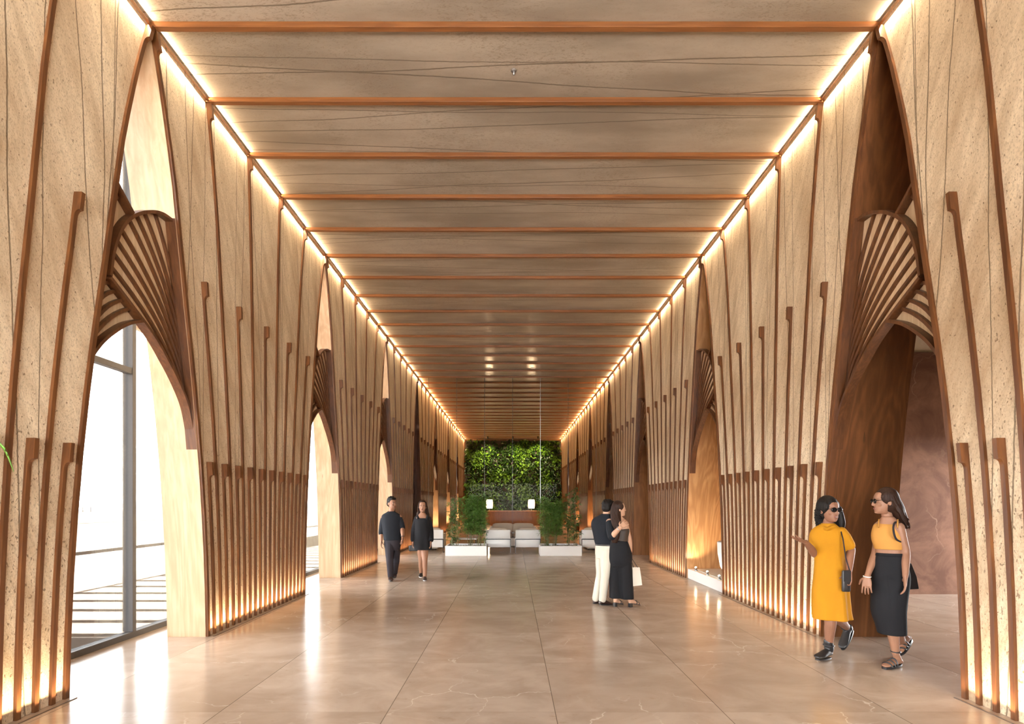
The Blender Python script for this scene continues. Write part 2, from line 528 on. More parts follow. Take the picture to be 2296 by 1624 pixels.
LOW, MID = 2.09, 4.20
def make_pier(side, jm_near, jm_far):
    T = TL if side < 0 else TR
    nm = 'wall_left' if side < 0 else 'wall_right'
    o = pier_mb(side, T).build(nm, M['stone'])
    for i in range(0, 21):
        f = i / 20
        if i in (0, 20): rib_mb(side, f, ZB + .0, w=.044, off=(.018 if i == 0 else -.018)).build('edge_rib', M['rib'], o)
        elif i % 2: rib_mb(side, f, LOW).build('rib', M['rib'], o)
        elif i % 4 == 2: rib_mb(side, f, MID).build('rib', M['rib'], o)
        else: rib_mb(side, f, ZB).build('rib', M['rib'], o)
    jamb_mb(side, -1, T).build('jamb_board', jm_near, o)
    jamb_mb(side, 1, T).build('jamb_board', jm_far, o)
    return o

ORD = ['first', 'second', 'third', 'fourth', 'fifth', 'sixth', 'seventh', 'eighth', 'ninth']
piers = {}
for side in (-1, 1):
    sn = 'left' if side < 0 else 'right'
    protos = {}
    for k in range(-2, 7):
        # the near edge of pier k is the far jamb of arch k
        if side < 0:
            key = (M['jamb_pale'], M['jamb_pale']) if k < 2 else ((M['jamb_pale'], M['door']) if k == 2 else ((M['door'], M['jamb_pale']) if k == 3 else (M['jamb_pale'], M['jamb_pale'])))
        else:
            key = (M['jamb_dark'], M['jamb_dark']) if k < 0 else ((M['jamb_dark'], M['jamb_mid']) if k == 0 else ((M['jamb_mid'], M['jamb_mid']) if k == 1 else (M['panel_brown'], M['panel_brown'])))
        if key in protos: o = copy_tree(protos[key])
        else: o = protos[key] = make_pier(side, *key)
        o.location = (0, D0 + (k + .5) * BAY, 0)
        nth = 'wall behind the viewer' if k == -2 else ('nearest wall section, cut by the photo edge' if k == -1 else 'wall section after arch %s' % ORD[k])
        tag(o, 'travertine %s on the %s with fanning wooden ribs' % (nth, sn), 'wall', kind='structure')
        piers[(side, k)] = o

fl = MB().box((-4.60, -4.8, -.25), (9.0, YEND + .3, 0.0)).build('floor', M['floor'])
tag(fl, 'polished beige marble tile floor with white veins', 'floor', kind='structure')
ce = MB().box((-4.75, -4.8, ZC), (9.0, YEND + .3, ZC + .35)).build('ceiling', M['ceil'])
tag(ce, 'travertine ceiling with thin crossing dark lines', 'ceiling', kind='structure')
ub = MB().box((-4.75, -4.9, 3.3), (9.0, -4.72, ZC)).build('wall_back', M['plaster'])
tag(ub, 'beige wall above the added glazing behind the viewer', 'wall', kind='structure')
bw = MB()  # added glazing, lets daylight in from behind to brighten surfaces facing the camera
for xx in (-4.7, -2.4, 0.0, 2.4, 4.5, 8.9):
    bw.box((xx - .04, -4.9, 0), (xx + .04, -4.78, 3.3))
bw.box((-4.7, -4.9, 0), (8.9, -4.78, .08)).box((-4.7, -4.9, 3.22), (8.9, -4.78, 3.3))
bw = bw.build('window_6', M['steel'])
MB().box((-4.7, -4.85, .08), (8.9, -4.84, 3.22)).build('pane', M['glass'], bw)
tag(bw, 'added glazing behind the viewer that lets in fill daylight', 'window', kind='structure')
ew = MB().box((-4.75, YEND, 0), (9.0, YEND + .2, ZC)).build('wall_end', M['panel_brown'])
tag(ew, 'brown panelled end wall under the green plant wall', 'wall', kind='structure')

beam0 = None
for i in range(-9, 35):
    if beam0 is None:
        b = beam0 = MB().box((-WL, -.031, ZB), (WR, .031, ZC)).build('ceiling_beam', M['beam'], bevel=.003)
    else:
        b = beam0.copy(); C.objects.link(b)
    b.location = (0, D0 + i * S, 0)
    tag(b, 'slender wooden beam across the travertine ceiling', 'beam', 'ceiling beams', 'structure')

for side in (-1, 1):
    sn = 'left' if side < 0 else 'right'
    W = WL if side < 0 else WR
    a, b = side * (W - .026), side * (W - .048)
    rail = MB().box((min(a, b), -4.7, ZC - .050), (max(a, b), YEND, ZC - .030)).build('trim_' + sn, M['rib'])
    tag(rail, 'thin wooden light rail along the %s edge of the ceiling' % sn, 'trim', kind='structure')
    for k in range(-1, 7):
        yc = D0 + (k + .5) * BAY
        far = 1.0 if k < 3 else 2.8; far_col = LED_COL if k < 3 else (1.0, .72, .42)
        led('cove_light', (side * (W - .046), yc, ZC - .026), (BAY * .98, .012), (-side * .94, 0, .34), LED_UP * far, far_col, math.radians(110))
        led('cove_light', (side * (W - .024), yc, ZC - .046), (BAY * .98, .012), (side * .20, 0, -.98), LED_TOP * far, far_col, math.radians(90))
        led('floor_light', (side * (W - .085), yc, .012), (HB * 2 * .98, .012), (side * .30, 0, .95), LED_FLOOR * 1.0, LED_COL, math.radians(76))
        c0, c1 = side * (W - .078), side * (W - .092)
        ch = MB().box((min(c0, c1), -HB, 0.0), (max(c0, c1), HB, .006)).build('trim_floor_' + sn, M['bronze'])
        ch.location = (0, yc, 0)
        tag(ch, 'slim metal uplight channel at the foot of the %s wall ribs' % sn, 'trim', 'uplight channels on the ' + sn, 'structure')

# ---- left arches: glazing towards the forecourt, then a dark door, then wood infill
XG = -4.55
def make_window(n):
    fr = MB()
    fr.box((XG - .05, -BAY/2, 0.0), (XG + .05, BAY/2, .07))
    fr.box((XG - .05, -BAY/2, ZC - .12), (XG + .05, BAY/2, ZC))
    for yy in (1.0, -1.7):
        fr.box((XG - .075, yy - .03, .07), (XG + .05, yy + .03, ZC - .12))
    fr.box((XG - .04, -1.67, 3.13), (XG + .04, .97, 3.20))
    o = fr.build('window_%d' % n, M['mullion'], bevel=.004)
    MB().box((XG - .006, -BAY/2, .07), (XG + .006, BAY/2, ZC - .12)).build('pane', M['glass'], o)
    return o
for n, k in enumerate((-1, 0, 1, 2)):
    o = make_window(n + 1)
    o.location = (0, D0 + k * BAY, 0)
    tag(o, ['glazed bay beside the viewer', 'metal framed glazing behind the nearest left arch', 'metal framed glazing behind the second left arch', 'metal framed glazing behind the third left arch'][n], 'window', kind='structure')

dr = empty('door_1', (0, D0 + 3 * BAY, 0))
MB().box((-WL - .30, -1.05, 0), (-WL - .24, -.004, ZC)).build('door_leaf', M['door'], dr, bevel=.004)
MB().box((-WL - .30, .004, 0), (-WL - .24, 1.05, ZC)).build('door_leaf', M['door'], dr, bevel=.004)
tag(dr, 'tall dark brown door filling the fourth left arch', 'door', kind='structure')

for side, ks in ((-1, (4, 5, 6)), (1, (-1, 1, 2, 3, 4, 5, 6))):
    sn = 'left' if side < 0 else 'right'
    T = TL if side < 0 else TR
    for k in ks:
        mb = MB(); rings = []
        for z in ZS:
            h = max(ah(z), .01)
            rings.append([(sx_(side, -T + .05), -h, z), (sx_(side, -T + .05), h, z), (sx_(side, -T - .02), h, z), (sx_(side, -T - .02), -h, z)])
        o = mb.loft(rings).build('wall_%s_niche' % sn, M['jamb_mid'] if (side < 0 or k == 1) else M['panel_brown'])
        o.location = (0, D0 + k * BAY, 0)
        tag(o, 'wood panelling at the back of the %s %s arch' % (ORD[k] if k >= 0 else 'hidden', sn), 'wall', kind='structure')

# outer skins that close the hall where no window is
cl = MB().box((-4.75, D0 + 2.5 * BAY, 0), (-4.60, YEND, ZC)).build('wall_left_outer', M['plaster'])
tag(cl, 'outer wall behind the far left arches', 'wall', kind='structure')

# ---- side room beyond the nearest right arch
YM = 9.56
m1 = MB().box((WR + TR + .005, YM, 0), (9.0, YM + .2, 4.24)).build('wall_side', M['brown_marble'])
tag(m1, 'brown veined marble wall in the side room beyond the right arch', 'wall', kind='structure')
m2 = MB().box((WR + TR + .005, YM + .04, 4.24), (9.0, YM + .2, ZC)).build('wall_side_upper', M['plaster'])
tag(m2, 'beige plaster above the brown marble wall', 'wall', kind='structure')
m3 = MB().box((8.9, -4.8, 0), (9.0, 6.9, ZC)).build('wall_side_right', M['plaster'])
tag(m3, 'beige outer wall of the side room', 'wall', kind='structure')
m4 = MB().box((8.9, 6.9, 2.7), (9.0, YM, ZC)).build('wall_side_lintel', M['plaster'])
tag(m4, 'beige wall over the side room opening', 'wall', kind='structure')
m5 = MB().box((WR + TR, 1.2, 0), (9.0, 1.35, ZC)).build('wall_side_near', M['plaster'])
tag(m5, 'beige near wall of the side room', 'wall', kind='structure')
m6 = MB().box((8.9, YM + .2, 0), (9.0, YEND, ZC)).build('wall_right_outer', M['plaster'])
tag(m6, 'outer wall behind the far right arches', 'wall', kind='structure')

# ---- glass partition across the hall at the sixteenth beam
gp = empty('window_5', (0, GLASS_Y, 0))
PX_ = [-3.2, -2.13, -1.065, 0.0, 1.065, 2.13, 3.2]
edges = [-WL + .0] + PX_ + [WR]
for a, b in zip(edges, edges[1:]):
    MB().box((a + .006, -.006, 0.0), (b - .006, .006, ZC - .02)).build('pane', M['glass_part'], gp)
for a in PX_:
    MB().box((a - .007, -.009, 0.0), (a + .007, .009, ZC - .02)).build('glass_joint', M['joint'] if abs(a - 1.065) > .1 else M['steel'], gp)
kn = MB().sphere((.05, -.04, 2.35), .022).build('knob', M['steel'], gp, True)
tag(gp, 'frameless glass partition across the hall behind the white armchairs', 'glass partition', kind='structure')

# ---- wooden lattice screens in the arches
def curve2(pts, n=8):
    return [(p.x, p.y) for p in spline([(a, b, 0) for a, b in pts], n)]
def ribbon(side, pts, wd, a0, a1, shift=0.0):
    """band that follows a (y, z) curve: wd wide in the arch plane, from a0 to a1 behind the wall face"""
    mb = MB(); rings = []
    for i, (y, z) in enumerate(pts):
        p0 = pts[max(i-1, 0)]; p1 = pts[min(i+1, len(pts)-1)]
        ty, tz = p1[0]-p0[0], p1[1]-p0[1]; L = math.hypot(ty, tz) or 1
        ny, nz = -tz/L, ty/L
        w0, w1 = (shift - wd/2), (shift + wd/2)
        A = (y + ny*w0, z + nz*w0); B = (y + ny*w1, z + nz*w1)
        rings.append([(sx_(side, -a0), A[0], A[1]), (sx_(side, -a0), B[0], B[1]), (sx_(side, -a1), B[0], B[1]), (sx_(side, -a1), A[0], A[1])])
    return mb.loft(rings)
def sheet(side, A, B, a0, a1):
    """board between two curves of equal length"""
    mb = MB()
    rings = [[(sx_(side, -a0), p[0], p[1]), (sx_(side, -a0), q[0], q[1]), (sx_(side, -a1), q[0], q[1]), (sx_(side, -a1), p[0], p[1])] for p, q in zip(A, B)]
    return mb.loft(rings)
def resample(pts, n):
    L = [0]
    for a, b in zip(pts, pts[1:]): L.append(L[-1] + math.hypot(b[0]-a[0], b[1]-a[1]))
    out = []
    for i in range(n):
        s = L[-1]*i/(n-1)
        for j in range(len(L)-1):
            if s <= L[j+1] + 1e-9:
                t = (s-L[j])/((L[j+1]-L[j]) or 1); out.append((lerp(pts[j][0], pts[j+1][0], t), lerp(pts[j][1], pts[j+1][1], t))); break
    return out

C1 = curve2([(.868, 2.20), (.83, 2.45), (.745, 2.72), (.60, 2.94), (.427, 3.135), (.195, 3.338), (-.124, 3.53), (-.43, 3.70)])
C2 = curve2([(-.775, 2.72), (-.688, 2.86), (-.547, 3.05), (-.393, 3.20), (-.20, 3.345), (.02, 3.45)])
C3 = curve2([(-.43, 3.70), (-.385, 3.94), (-.28, 4.19), (-.124, 4.386), (.13, 4.57), (.30, 4.645), (.46, 4.66)])
C4 = curve2([(-.40, 4.62), (-.27, 4.51), (-.124, 4.40)])
SA0, SA1 = .030, .128
def shf(pts):
    return [(y - .050 * min(1, max(0, (.86 - y) / .45)), z - .012 * (z - 1.6)) for y, z in pts]
C1, C2 = shf(C1), shf(C2)
C4 = [(y - .050, z + .025) for y, z in C4]
C3 = [(y - .050 * min(1, max(0, (.48 - y) / .45)), z - .022 * max(0, 1 - (z - 3.7) / .5) + .015) for y, z in C3]
def bez(a, m, b, n=12):
    c = (2*m[0] - .5*(a[0]+b[0]), 2*m[1] - .5*(a[1]+b[1]))
    return [((1-t)**2*a[0]+2*t*(1-t)*c[0]+t*t*b[0], (1-t)**2*a[1]+2*t*(1-t)*c[1]+t*t*b[1]) for t in [i/n for i in range(n+1)]]
def make_screen(side, sm, pm):
    o = ribbon(side, C1, .034, SA0, SA1).build('arch_screen', sm)
    ribbon(side, C2, .030, SA0, SA1).build('frame', sm, o)
    ribbon(side, C3, .032, SA0, SA1).build('frame', sm, o)
    ribbon(side, C4, .032, SA0, SA1).build('frame', sm, o)
    # big fan
    c3 = resample(C3, 41); c1 = resample(C1[::-1], 41)
    for j in range(8):
        T = c3[int(4 + j * 4.3)]
        s = j / 7
        E = (lerp(.79, .685, s), lerp(2.60, 3.02, s))
        mid = (lerp(.40, .60, s), lerp(3.28, 3.86, s))
        ribbon(side, bez(T, mid, E), .034, SA1 - .042, SA1 - .012).build('slat', sm, o)
    # birch board behind the fan: between C1 and the jamb edge
    zz = [lerp(4.63, 2.25, i/40) for i in range(41)]
    jam = [(ah(z) - .006, z) for z in zz]
    top = resample(C3, 21)
    sheet(side, c1, [(ah(z) - .004, z) for z in [lerp(3.72, 2.2, i/40) for i in range(41)]], SA1 - .016, SA1).build('backing_board', pm, o)
    bot = [(lerp(C1[-1][0], ah(3.72) - .004, i/20), lerp(C1[-1][1] - .008, 3.712, i/20)) for i in range(21)]
    ext = [(lerp(ah(3.72) - .004, ah(4.66) - .004, i/20), lerp(3.72, 4.66, i/20)) for i in range(21)]
    sheet(side, top, bot, SA1 - .0155, SA1).build('backing_board', pm, o)
    # solid tail along the far jamb
    zt = [lerp(2.22, 4.69, i/24) for i in range(25)]
    rings = []
    for z in zt:
        h = ah(z) - .003
        rings.append([(sx_(side, -.004), h, z), (sx_(side, -SA1), h, z), (sx_(side, -SA1), h - .014, z), (sx_(side, -.004), h - .014, z)])
    MB().loft(rings).build('stile', sm, o)
    # lower fan on the near side
    for T, E in (((-.17, 3.50), (-.73, 2.93)), ((-.26, 3.55), (-.70, 3.07)), ((-.35, 3.60), (-.68, 3.20)), ((-.425, 3.645), (-.65, 3.36))):
        m = ((T[0]+E[0])/2 - .035, (T[1]+E[1])/2 + .05)
        ribbon(side, bez(T, m, E, 8), .030, SA1 - .055, SA1 - .012).build('slat', sm, o)
    zl = [lerp(2.74, 3.45, i/16) for i in range(17)]
    la = [(-ah(lerp(2.74, 3.72, i/16)) + .004, lerp(2.74, 3.72, i/16)) for i in range(17)]
    c2s = resample(C2, 11); c1s = resample([q for q in C1 if q[0] <= -.03], 7)
    lb = c2s[:10] + c1s
    lb = resample(lb, 17)
    sheet(side, la, lb, SA1 - .016, SA1).build('backing_board', pm, o)
    # small top fan
    ribbon(side, bez((-.31, 4.53), (-.44, 4.33), (-.55, 4.03), 8), .030, SA1 - .055, SA1 - .012).build('slat', sm, o)
    ua = [(-ah(lerp(3.75, 4.62, i/16)) + .004, lerp(3.75, 4.62, i/16)) for i in range(17)]
    ub = resample([q for q in C3 if q[0] <= -.17] + C4[::-1], 17)
    sheet(side, ua, ub, SA1 - .016, SA1).build('backing_board', pm, o)
    return o
for side in (-1, 1):
    sn = 'left' if side < 0 else 'right'
    pr = None
    for k in (-1, 0, 1, 2, 3, 4, 5, 6):
        if side < 0 and k == 3: continue
        o = pr = make_screen(side, M['screen'], M['panel']) if pr is None else copy_tree(proto_s)
        if k == -1: proto_s = o
        o.location = (0, D0 + k * BAY, 0)
        tag(o, 'curved wooden fan screen in the %s arch on the %s' % (ORD[k] if k >= 0 else 'viewer-side', sn), 'screen', 'fan screens in the arches')
# ---------------------------------------------------------------- forecourt outside the left arches
def sandmat(name, a, b, sc_=3.0):
    t = NT(name); p = t.pos()
    n = t.noise(p, sc_, 5, .65); f = t.noise(p, sc_*30, 3, .6)
    c = t.mix(t.ramp(t.math('ADD', t.math('MULTIPLY', n, .6), t.math('MULTIPLY', f, .4)), .35, .65), a, b)
    return t.principled(c, .85, t.bump(f, .4, .01), Specular_IOR_Level=0.0)
M['pave'] = sandmat('forecourt_paving', (.064, .054, .047), (.086, .073, .064))
M['gravel'] = sandmat('gravel_strip', (.080, .072, .067), (.11, .10, .092), 6)
M['sand'] = sandmat('pale_sand', (.105, .088, .070), (.135, .115, .095), 1.0)
M['sea'] = plain('pale_sea', (.09, .105, .12), .25)
M['curbwood'] = plain('dark_curb', (.012, .009, .007), .7, bump=.3)
def ground(nm, x0, x1, z, m, lab, y0=-60, y1=260):
    o = MB().box((x0, y0, z - .2), (x1, y1, z)).build(nm, M[m]); tag(o, lab, 'ground', kind='structure'); return o
ground('ground', -9.0, -4.60, -.03, 'pave', 'pale paving of the forecourt outside the arches')
ground('ground_gravel', -13.5, -9.0, -.035, 'gravel', 'pale gravel strip beyond the forecourt paving')
ground('ground_road', -34, -13.5, -.03, 'pave', 'pale road beyond the dark kerb')
ground('ground_sand', -90, -34, .0, 'sand', 'sandy beach beyond the road', -200, 500)
ground('sea', -1600, -90, -.3, 'sea', 'pale sea at the horizon', -1500, 1800)
ground('ground_right', 9.0, 60, -.03, 'pave', 'paved ground beyond the side room')
k_ = MB().box((-13.62, -40, -.03), (-13.5, 200, .07)).build('kerb', M['curbwood'])
tag(k_, 'long low dark kerb along the road outside', 'kerb', kind='structure')
random.seed(5)
pg = empty('pergola', (0, 0, 0))
for i in range(-2, 34):
    y = 8.95 + i * .785
    MB().box((-7.85, y - .045, 5.36), (-4.78, y + .045, 5.54)).build('slat', M['jamb_mid'], pg)
MB().box((-7.95, 6, 5.25), (-7.85, 36, 5.55)).build('edge_beam', M['jamb_mid'], pg)
for y in (6.3, 20.0, 35.6):
    MB().box((-7.98, y - .06, -.03), (-7.86, y + .06, 5.25)).build('post', M['jamb_mid'], pg)
MB().box((-7.85, 8.2, 5.4), (-4.78, 9.6, 5.5)).build('roof_board', M['jamb_mid'], pg)
tag(pg, 'slatted timber pergola outside the left arches casting striped shadows', 'pergola')
rl = empty('low_fence', (-7.5, 0, 0))
MB().box((-.06, 19.0, -.03), (.06, 31.0, .36)).build('plinth', M['curbwood'], rl)
MB().box((-.02, 19.0, .69), (.02, 31.0, .72)).build('rail', M['curbwood'], rl)
for i in range(7):
    MB().box((-.015, 19.2 + i * 1.9, .36), (.015, 19.23 + i * 1.9, .69)).build('post', M['curbwood'], rl)
tag(rl, 'low dark fence outside the second left arch', 'fence')
for i, (px, py) in enumerate(((186, 1150), (203.5, 1150))):
    p = at(px, 1149, 95)
    o = MB().tube([(p.x, p.y, 0), (p.x, p.y, 1.05)], .06).build('bollard', M['curbwood'])
    tag(o, 'thin post on the beach by the horizon', 'post', 'posts on the beach')
# ---------------------------------------------------------------- lounge in front of and beyond the partition
def rbox(lo, hi, name, mat, parent=None, bev=.02, seg=3):
    o = MB().box(lo, hi).build(name, mat, parent)
    m = o.modifiers.new('edge', 'BEVEL'); m.width = bev; m.segments = seg
    o.data.polygons.foreach_set('use_smooth', [True]*len(o.data.polygons))
    m.harden_normals = False
    return o
def cushion_mb(lo, hi, puff=.25, n=10):
    """soft box: a superellipsoid that fills the given box"""
    c = [(a+b)/2 for a, b in zip(lo, hi)]; h = [(b-a)/2 for a, b in zip(lo, hi)]
    mb = MB().sphere((0,0,0), 1.0, 24, 14)
    out = []
    for x, y, z in mb.v:
        f = lambda q: math.copysign(abs(q) ** puff, q)
        L = max(abs(x), abs(y), abs(z)) or 1
        ex = 5.0
        k = (abs(x)**ex + abs(y)**ex + abs(z)**ex) ** (-1/ex)
        out.append((c[0] + x*k*h[0], c[1] + y*k*h[1], c[2] + z*k*h[2]))
    mb.v = out
    return mb

def make_armchair():
    """seen from behind: white shell over a black metal frame; origin at the middle of the back edge, facing +y"""
    o = empty('armchair')
    w = .40
    rbox((-w, 0, .44), (w, .10, .735), 'backrest', M['white'], o, .012)
    rbox((-w + .01, .012, .17), (w - .01, .10, .415), 'back_panel', M['white'], o, .008)
    for s in (-1, 1):
        rbox((s*w - (.0 if s < 0 else .09), .10, .17), (s*w + (.09 if s < 0 else .0), .76, .60), 'armrest', M['white'], o, .012)
    rbox((-w + .09, .10, .17), (w - .09, .74, .30), 'seat', M['white'], o, .01)
    cushion_mb((-w + .095, .13, .30), (w - .095, .75, .46)).build('seat_cushion', M['cushion'], o, True)
    cushion_mb((-w + .08, .09, .46), (w - .08, .27, .80)).build('back_cushion', M['cushion'], o, True)
    MB().box((-w, -.014, .415), (w, .004, .44)).build('frame_bar', M['blackmetal'], o)
    for s in (-1, 1):
        for y in (-.014, .70):
            x0 = s*w - .011
            MB().box((x0 - .0, y, 0), (x0 + .022, y + .024, .44 if y < 0 else .18)).build('leg', M['blackmetal'], o)
        MB().box((s*w - .011, -.014, .155), (s*w + .011, .724, .172)).build('frame_bar', M['blackmetal'], o)
    return o
chair = None
chairs = [(1089, 1144.5, 'left of the middle pair, seen from behind'), (1156.3, 1211, 'right of the middle pair, seen from behind'),
          (935, 996.5, 'half hidden behind the walking woman'), (1305, 1360, 'half hidden by the embracing couple')]
for i, (a, b, lab) in enumerate(chairs):
    y = 17.57
    x = ((a + b) / 2 - PX0) * y / F_PX
    c = chair = make_armchair() if chair is None else copy_tree(chair0)
    if i == 0: chair0 = c
    c.location = (x, y, 0)
    tag(c, 'white armchair with black frame, %s' % lab, 'armchair', 'white armchairs')

def make_sofa(w=1.7, n=2):
    """faces -y, origin under the front edge"""
    o = empty('sofa')
    rbox((-w/2, 0, .04), (w/2, .80, .34), 'base', M['white'], o, .012)
    rbox((-w/2, .72, .34), (w/2, .84, .72), 'backrest', M['white'], o, .012)
    for s in (-1, 1):
        rbox((s*w/2 - (0 if s < 0 else .10), 0, .15), (s*w/2 + (.10 if s < 0 else 0), .84, .60), 'armrest', M['white'], o, .012)
        for y in (.05, .76):
            MB().box((s*(w/2 - .06) - .012, y, 0), (s*(w/2 - .06) + .012, y + .024, .16)).build('leg', M['blackmetal'], o)
    cw = (w - .2) / n
    for i in range(n):
        x0 = -w/2 + .1 + i*cw
        cushion_mb((x0 + .004, .01, .34), (x0 + cw - .004, .62, .50)).build('seat_cushion', M['cushion'], o, True)
        cushion_mb((x0 - .02, .54, .48), (x0 + cw + .02, .75, .85)).build('back_cushion', M['cushion'], o, True)
    return o
s0 = make_sofa()
s0.location = (.02, 19.75, 0)
tag(s0, 'white sofa with beige cushions facing the hall behind the middle armchairs', 'sofa', 'white sofas')
s1 = copy_tree(s0); s1.location = (-3.30, 19.4, 0); s1.rotation_euler = (0, 0, PI/2)
tag(s1, 'white sofa with beige cushions along the left wall of the lounge', 'sofa', 'white sofas')
s2 = copy_tree(s0); s2.location = (3.35, 19.4, 0); s2.rotation_euler = (0, 0, -PI/2)
tag(s2, 'white sofa with beige cushions along the right wall of the lounge', 'sofa', 'white sofas')
for s_ in (s1, s2):
    sg = -1 if s_ is s1 else 1
    s_.location = (sg * 2.55, 19.45, 0)

ct = empty('coffee_table', (-1.62, 18.7, 0))
rbox((-.42, -.3, .36), (.42, .3, .40), 'table_top', M['white'], ct, .006)
for a in (-1, 1):
    for b in (-1, 1):
        MB().box((a*.38 - .012, b*.26 - .012, 0), (a*.38 + .012, b*.26 + .012, .36)).build('leg', M['blackmetal'], ct)
tag(ct, 'low white coffee table with black legs behind the left planter', 'table')
bx = empty('wooden_box', (-1.35, 18.62, .40))
MB().box((-.16, -.10, 0), (.16, .10, .09)).build('body', M['panel_brown'], bx)
MB().box((-.165, -.105, .09), (.165, .105, .115)).build('lid', M['jamb_mid'], bx)
tag(bx, 'small wooden box on the coffee table behind the left bamboo', 'box')

# ---- planters with bamboo
def make_planter():
    o = empty('planter')
    W_, D_, H_ = .625, 1.04, .30
    mb = MB()
    mb.box((-W_, 0, 0), (W_, .05, H_)).box((-W_, D_ - .05, 0), (W_, D_, H_)).box((-W_, .05, 0), (-W_ + .05, D_ - .05, H_)).box((W_ - .05, .05, 0), (W_, D_ - .05, H_)).box((-W_ + .05, .05, 0), (W_ - .05, D_ - .05, .06))
    mb.build('trough', M['white'], o)
    MB().box((-W_ + .05, .05, .06), (W_ - .05, D_ - .05, H_ - .05)).build('soil', M['soil'], o)
    random.seed(3)
    pb = MB()
    for i in range(260):
        x, y = random.uniform(-.56, .56), random.uniform(.07, .97)
        r = random.uniform(.010, .022)
        pb.sphere((x, y, H_ - .048 + r*.3), (r, r*random.uniform(.7, 1.2), r*.7), 7, 5)
    p = pb.build('pebbles', M['pebble'], o, True); p['kind'] = 'stuff'
    return o
YP = 16.47
pl = make_planter(); pl.location = ((1044.5 - PX0) * YP / F_PX, YP, 0)
tag(pl, 'low white planter box with bamboo, left of the armchairs', 'planter', 'white planters')
pr_ = copy_tree(pl); pr_.location = ((1258 - PX0) * YP / F_PX, YP, 0)
tag(pr_, 'low white planter box with bamboo, right of the armchairs', 'planter', 'white planters')

def leaf(mb, p, d, n, L, W):
    """folded pointed leaf from p along d"""
    d = d.normalized(); s = d.cross(n)
    if s.length < 1e-4: s = d.orthogonal()
    s.normalize(); n = s.cross(d)
    droop = V((0, 0, -1)) * L * .18
    a = p; b = p + d*L*.35; c = p + d*L*.7 + droop*.45; e_ = p + d*L + droop
    k = n * W * .25
    mb.add([a, b + s*W*.5 + k, b, b - s*W*.5 + k, c + s*W*.36 + k, c, c - s*W*.36 + k, e_],
           [(0,2,1), (0,3,2), (1,2,5,4), (2,3,6,5), (4,5,7), (5,6,7)])
def bamboo(loc, h, spread, nst, nleaf, lo, L, W, mat, label, seed, name='bamboo_plant', lean=.12):
    rnd = random.Random(seed)
    o = empty(name, loc)
    lf = MB()
    for sidx in range(nst):
        st = MB()
        a = rnd.uniform(0, 2*PI); r = rnd.uniform(0, spread*.35)
        b0 = V((math.cos(a)*r, math.sin(a)*r*.7, 0)); ht = h * rnd.uniform(.80, 1.0) if sidx else h
        tip = b0 + V((rnd.uniform(-1, 1)*spread*.9, rnd.uniform(-1, 1)*spread*.5, ht))
        pts = [b0.lerp(tip, t) + V((math.sin(t*3 + a)*lean*.25, math.cos(t*2.5 + a)*lean*.2, 0)) * t for t in [i/9 for i in range(10)]]
        st.tube(pts, [lerp(.0085, .0025, i/9) for i in range(10)], 6)
        for t in range(nleaf // nst):
            u = lo + (1-lo) * rnd.random() ** .85
            q = u * 9; i = min(8, int(q)); p = pts[i].lerp(pts[i+1], q - i)
            az = rnd.uniform(0, 2*PI); out = V((math.cos(az), math.sin(az), rnd.uniform(.1, .9))).normalized()
            bl = spread * rnd.uniform(.25, 1.0) * (1.15 - u*.55)
            tw = p + out * bl
            if t % 3 == 0: st.tube([p, p.lerp(tw, .5) + V((0,0,.02)), tw], [.0025, .002, .001], 4)
            for m in range(4):
                dd = (out + V((rnd.uniform(-.8, .8), rnd.uniform(-.8, .8), rnd.uniform(-.9, .3)))).normalized()
                leaf(lf, p.lerp(tw, rnd.uniform(.35, 1.0)), dd, V((rnd.uniform(-.4, .4), rnd.uniform(-.4, .4), 1)).normalized(), L*rnd.uniform(.7, 1.2), W*rnd.uniform(.8, 1.2))
        st.build('stem', M['stem'], o, True)
    lf.build('foliage', mat, o, recalc=False)
    tag(o, label, 'plant', 'bamboo in the white planters')
    return o
ZP = .25
def bx_(px, dy): return (px - PX0) * (YP + dy) / F_PX
bamboo((bx_(1013, .30), YP + .30, ZP), 1.42, .17, 3, 120, .08, .11, .026, M['leaf2'], 'airy dark bamboo at the left end of the left planter', 11)
bamboo((bx_(1026, .70), YP + .70, ZP), 1.50, .16, 3, 110, .10, .11, .025, M['leaf2'], 'sparse tall bamboo second from the left end of the left planter', 12)
bamboo((bx_(1056, .65), YP + .65, ZP), 1.55, .30, 7, 900, .24, .10, .021, M['leaf'], 'dense feathery bamboo in the middle of the left planter', 13)
bamboo((bx_(1074, .50), YP + .50, ZP), 1.62, .25, 6, 640, .24, .10, .021, M['leaf'], 'dense leaning bamboo at the right end of the left planter', 14)
bamboo((bx_(1086, .25), YP + .25, ZP), .72, .12, 3, 36, .1, .07, .018, M['leaf2'], 'short leafy sprig at the front right corner of the left planter', 15)
bamboo((bx_(1228, .55), YP + .55, ZP), 1.50, .28, 6, 640, .22, .10, .021, M['leaf'], 'dense feathery bamboo at the left end of the right planter', 16)
bamboo((bx_(1245, .72), YP + .72, ZP), 1.46, .26, 6, 640, .24, .10, .021, M['leaf'], 'dense bamboo second from the left end of the right planter', 17)
bamboo((bx_(1275, .70), YP + .70, ZP), 1.45, .18, 3, 120, .10, .11, .026, M['leaf2'], 'airy bamboo third from the left end of the right planter', 18)
bamboo((bx_(1292, .35), YP + .35, ZP), 1.80, .20, 3, 150, .08, .12, .030, M['leaf2'], 'tallest dark bamboo at the right end of the right planter', 19)
bamboo((bx_(1222, .2), YP + .2, ZP), .62, .12, 3, 36, .15, .06, .015, M['leaf2'], 'low bamboo shoots at the front left corner of the right planter', 20)

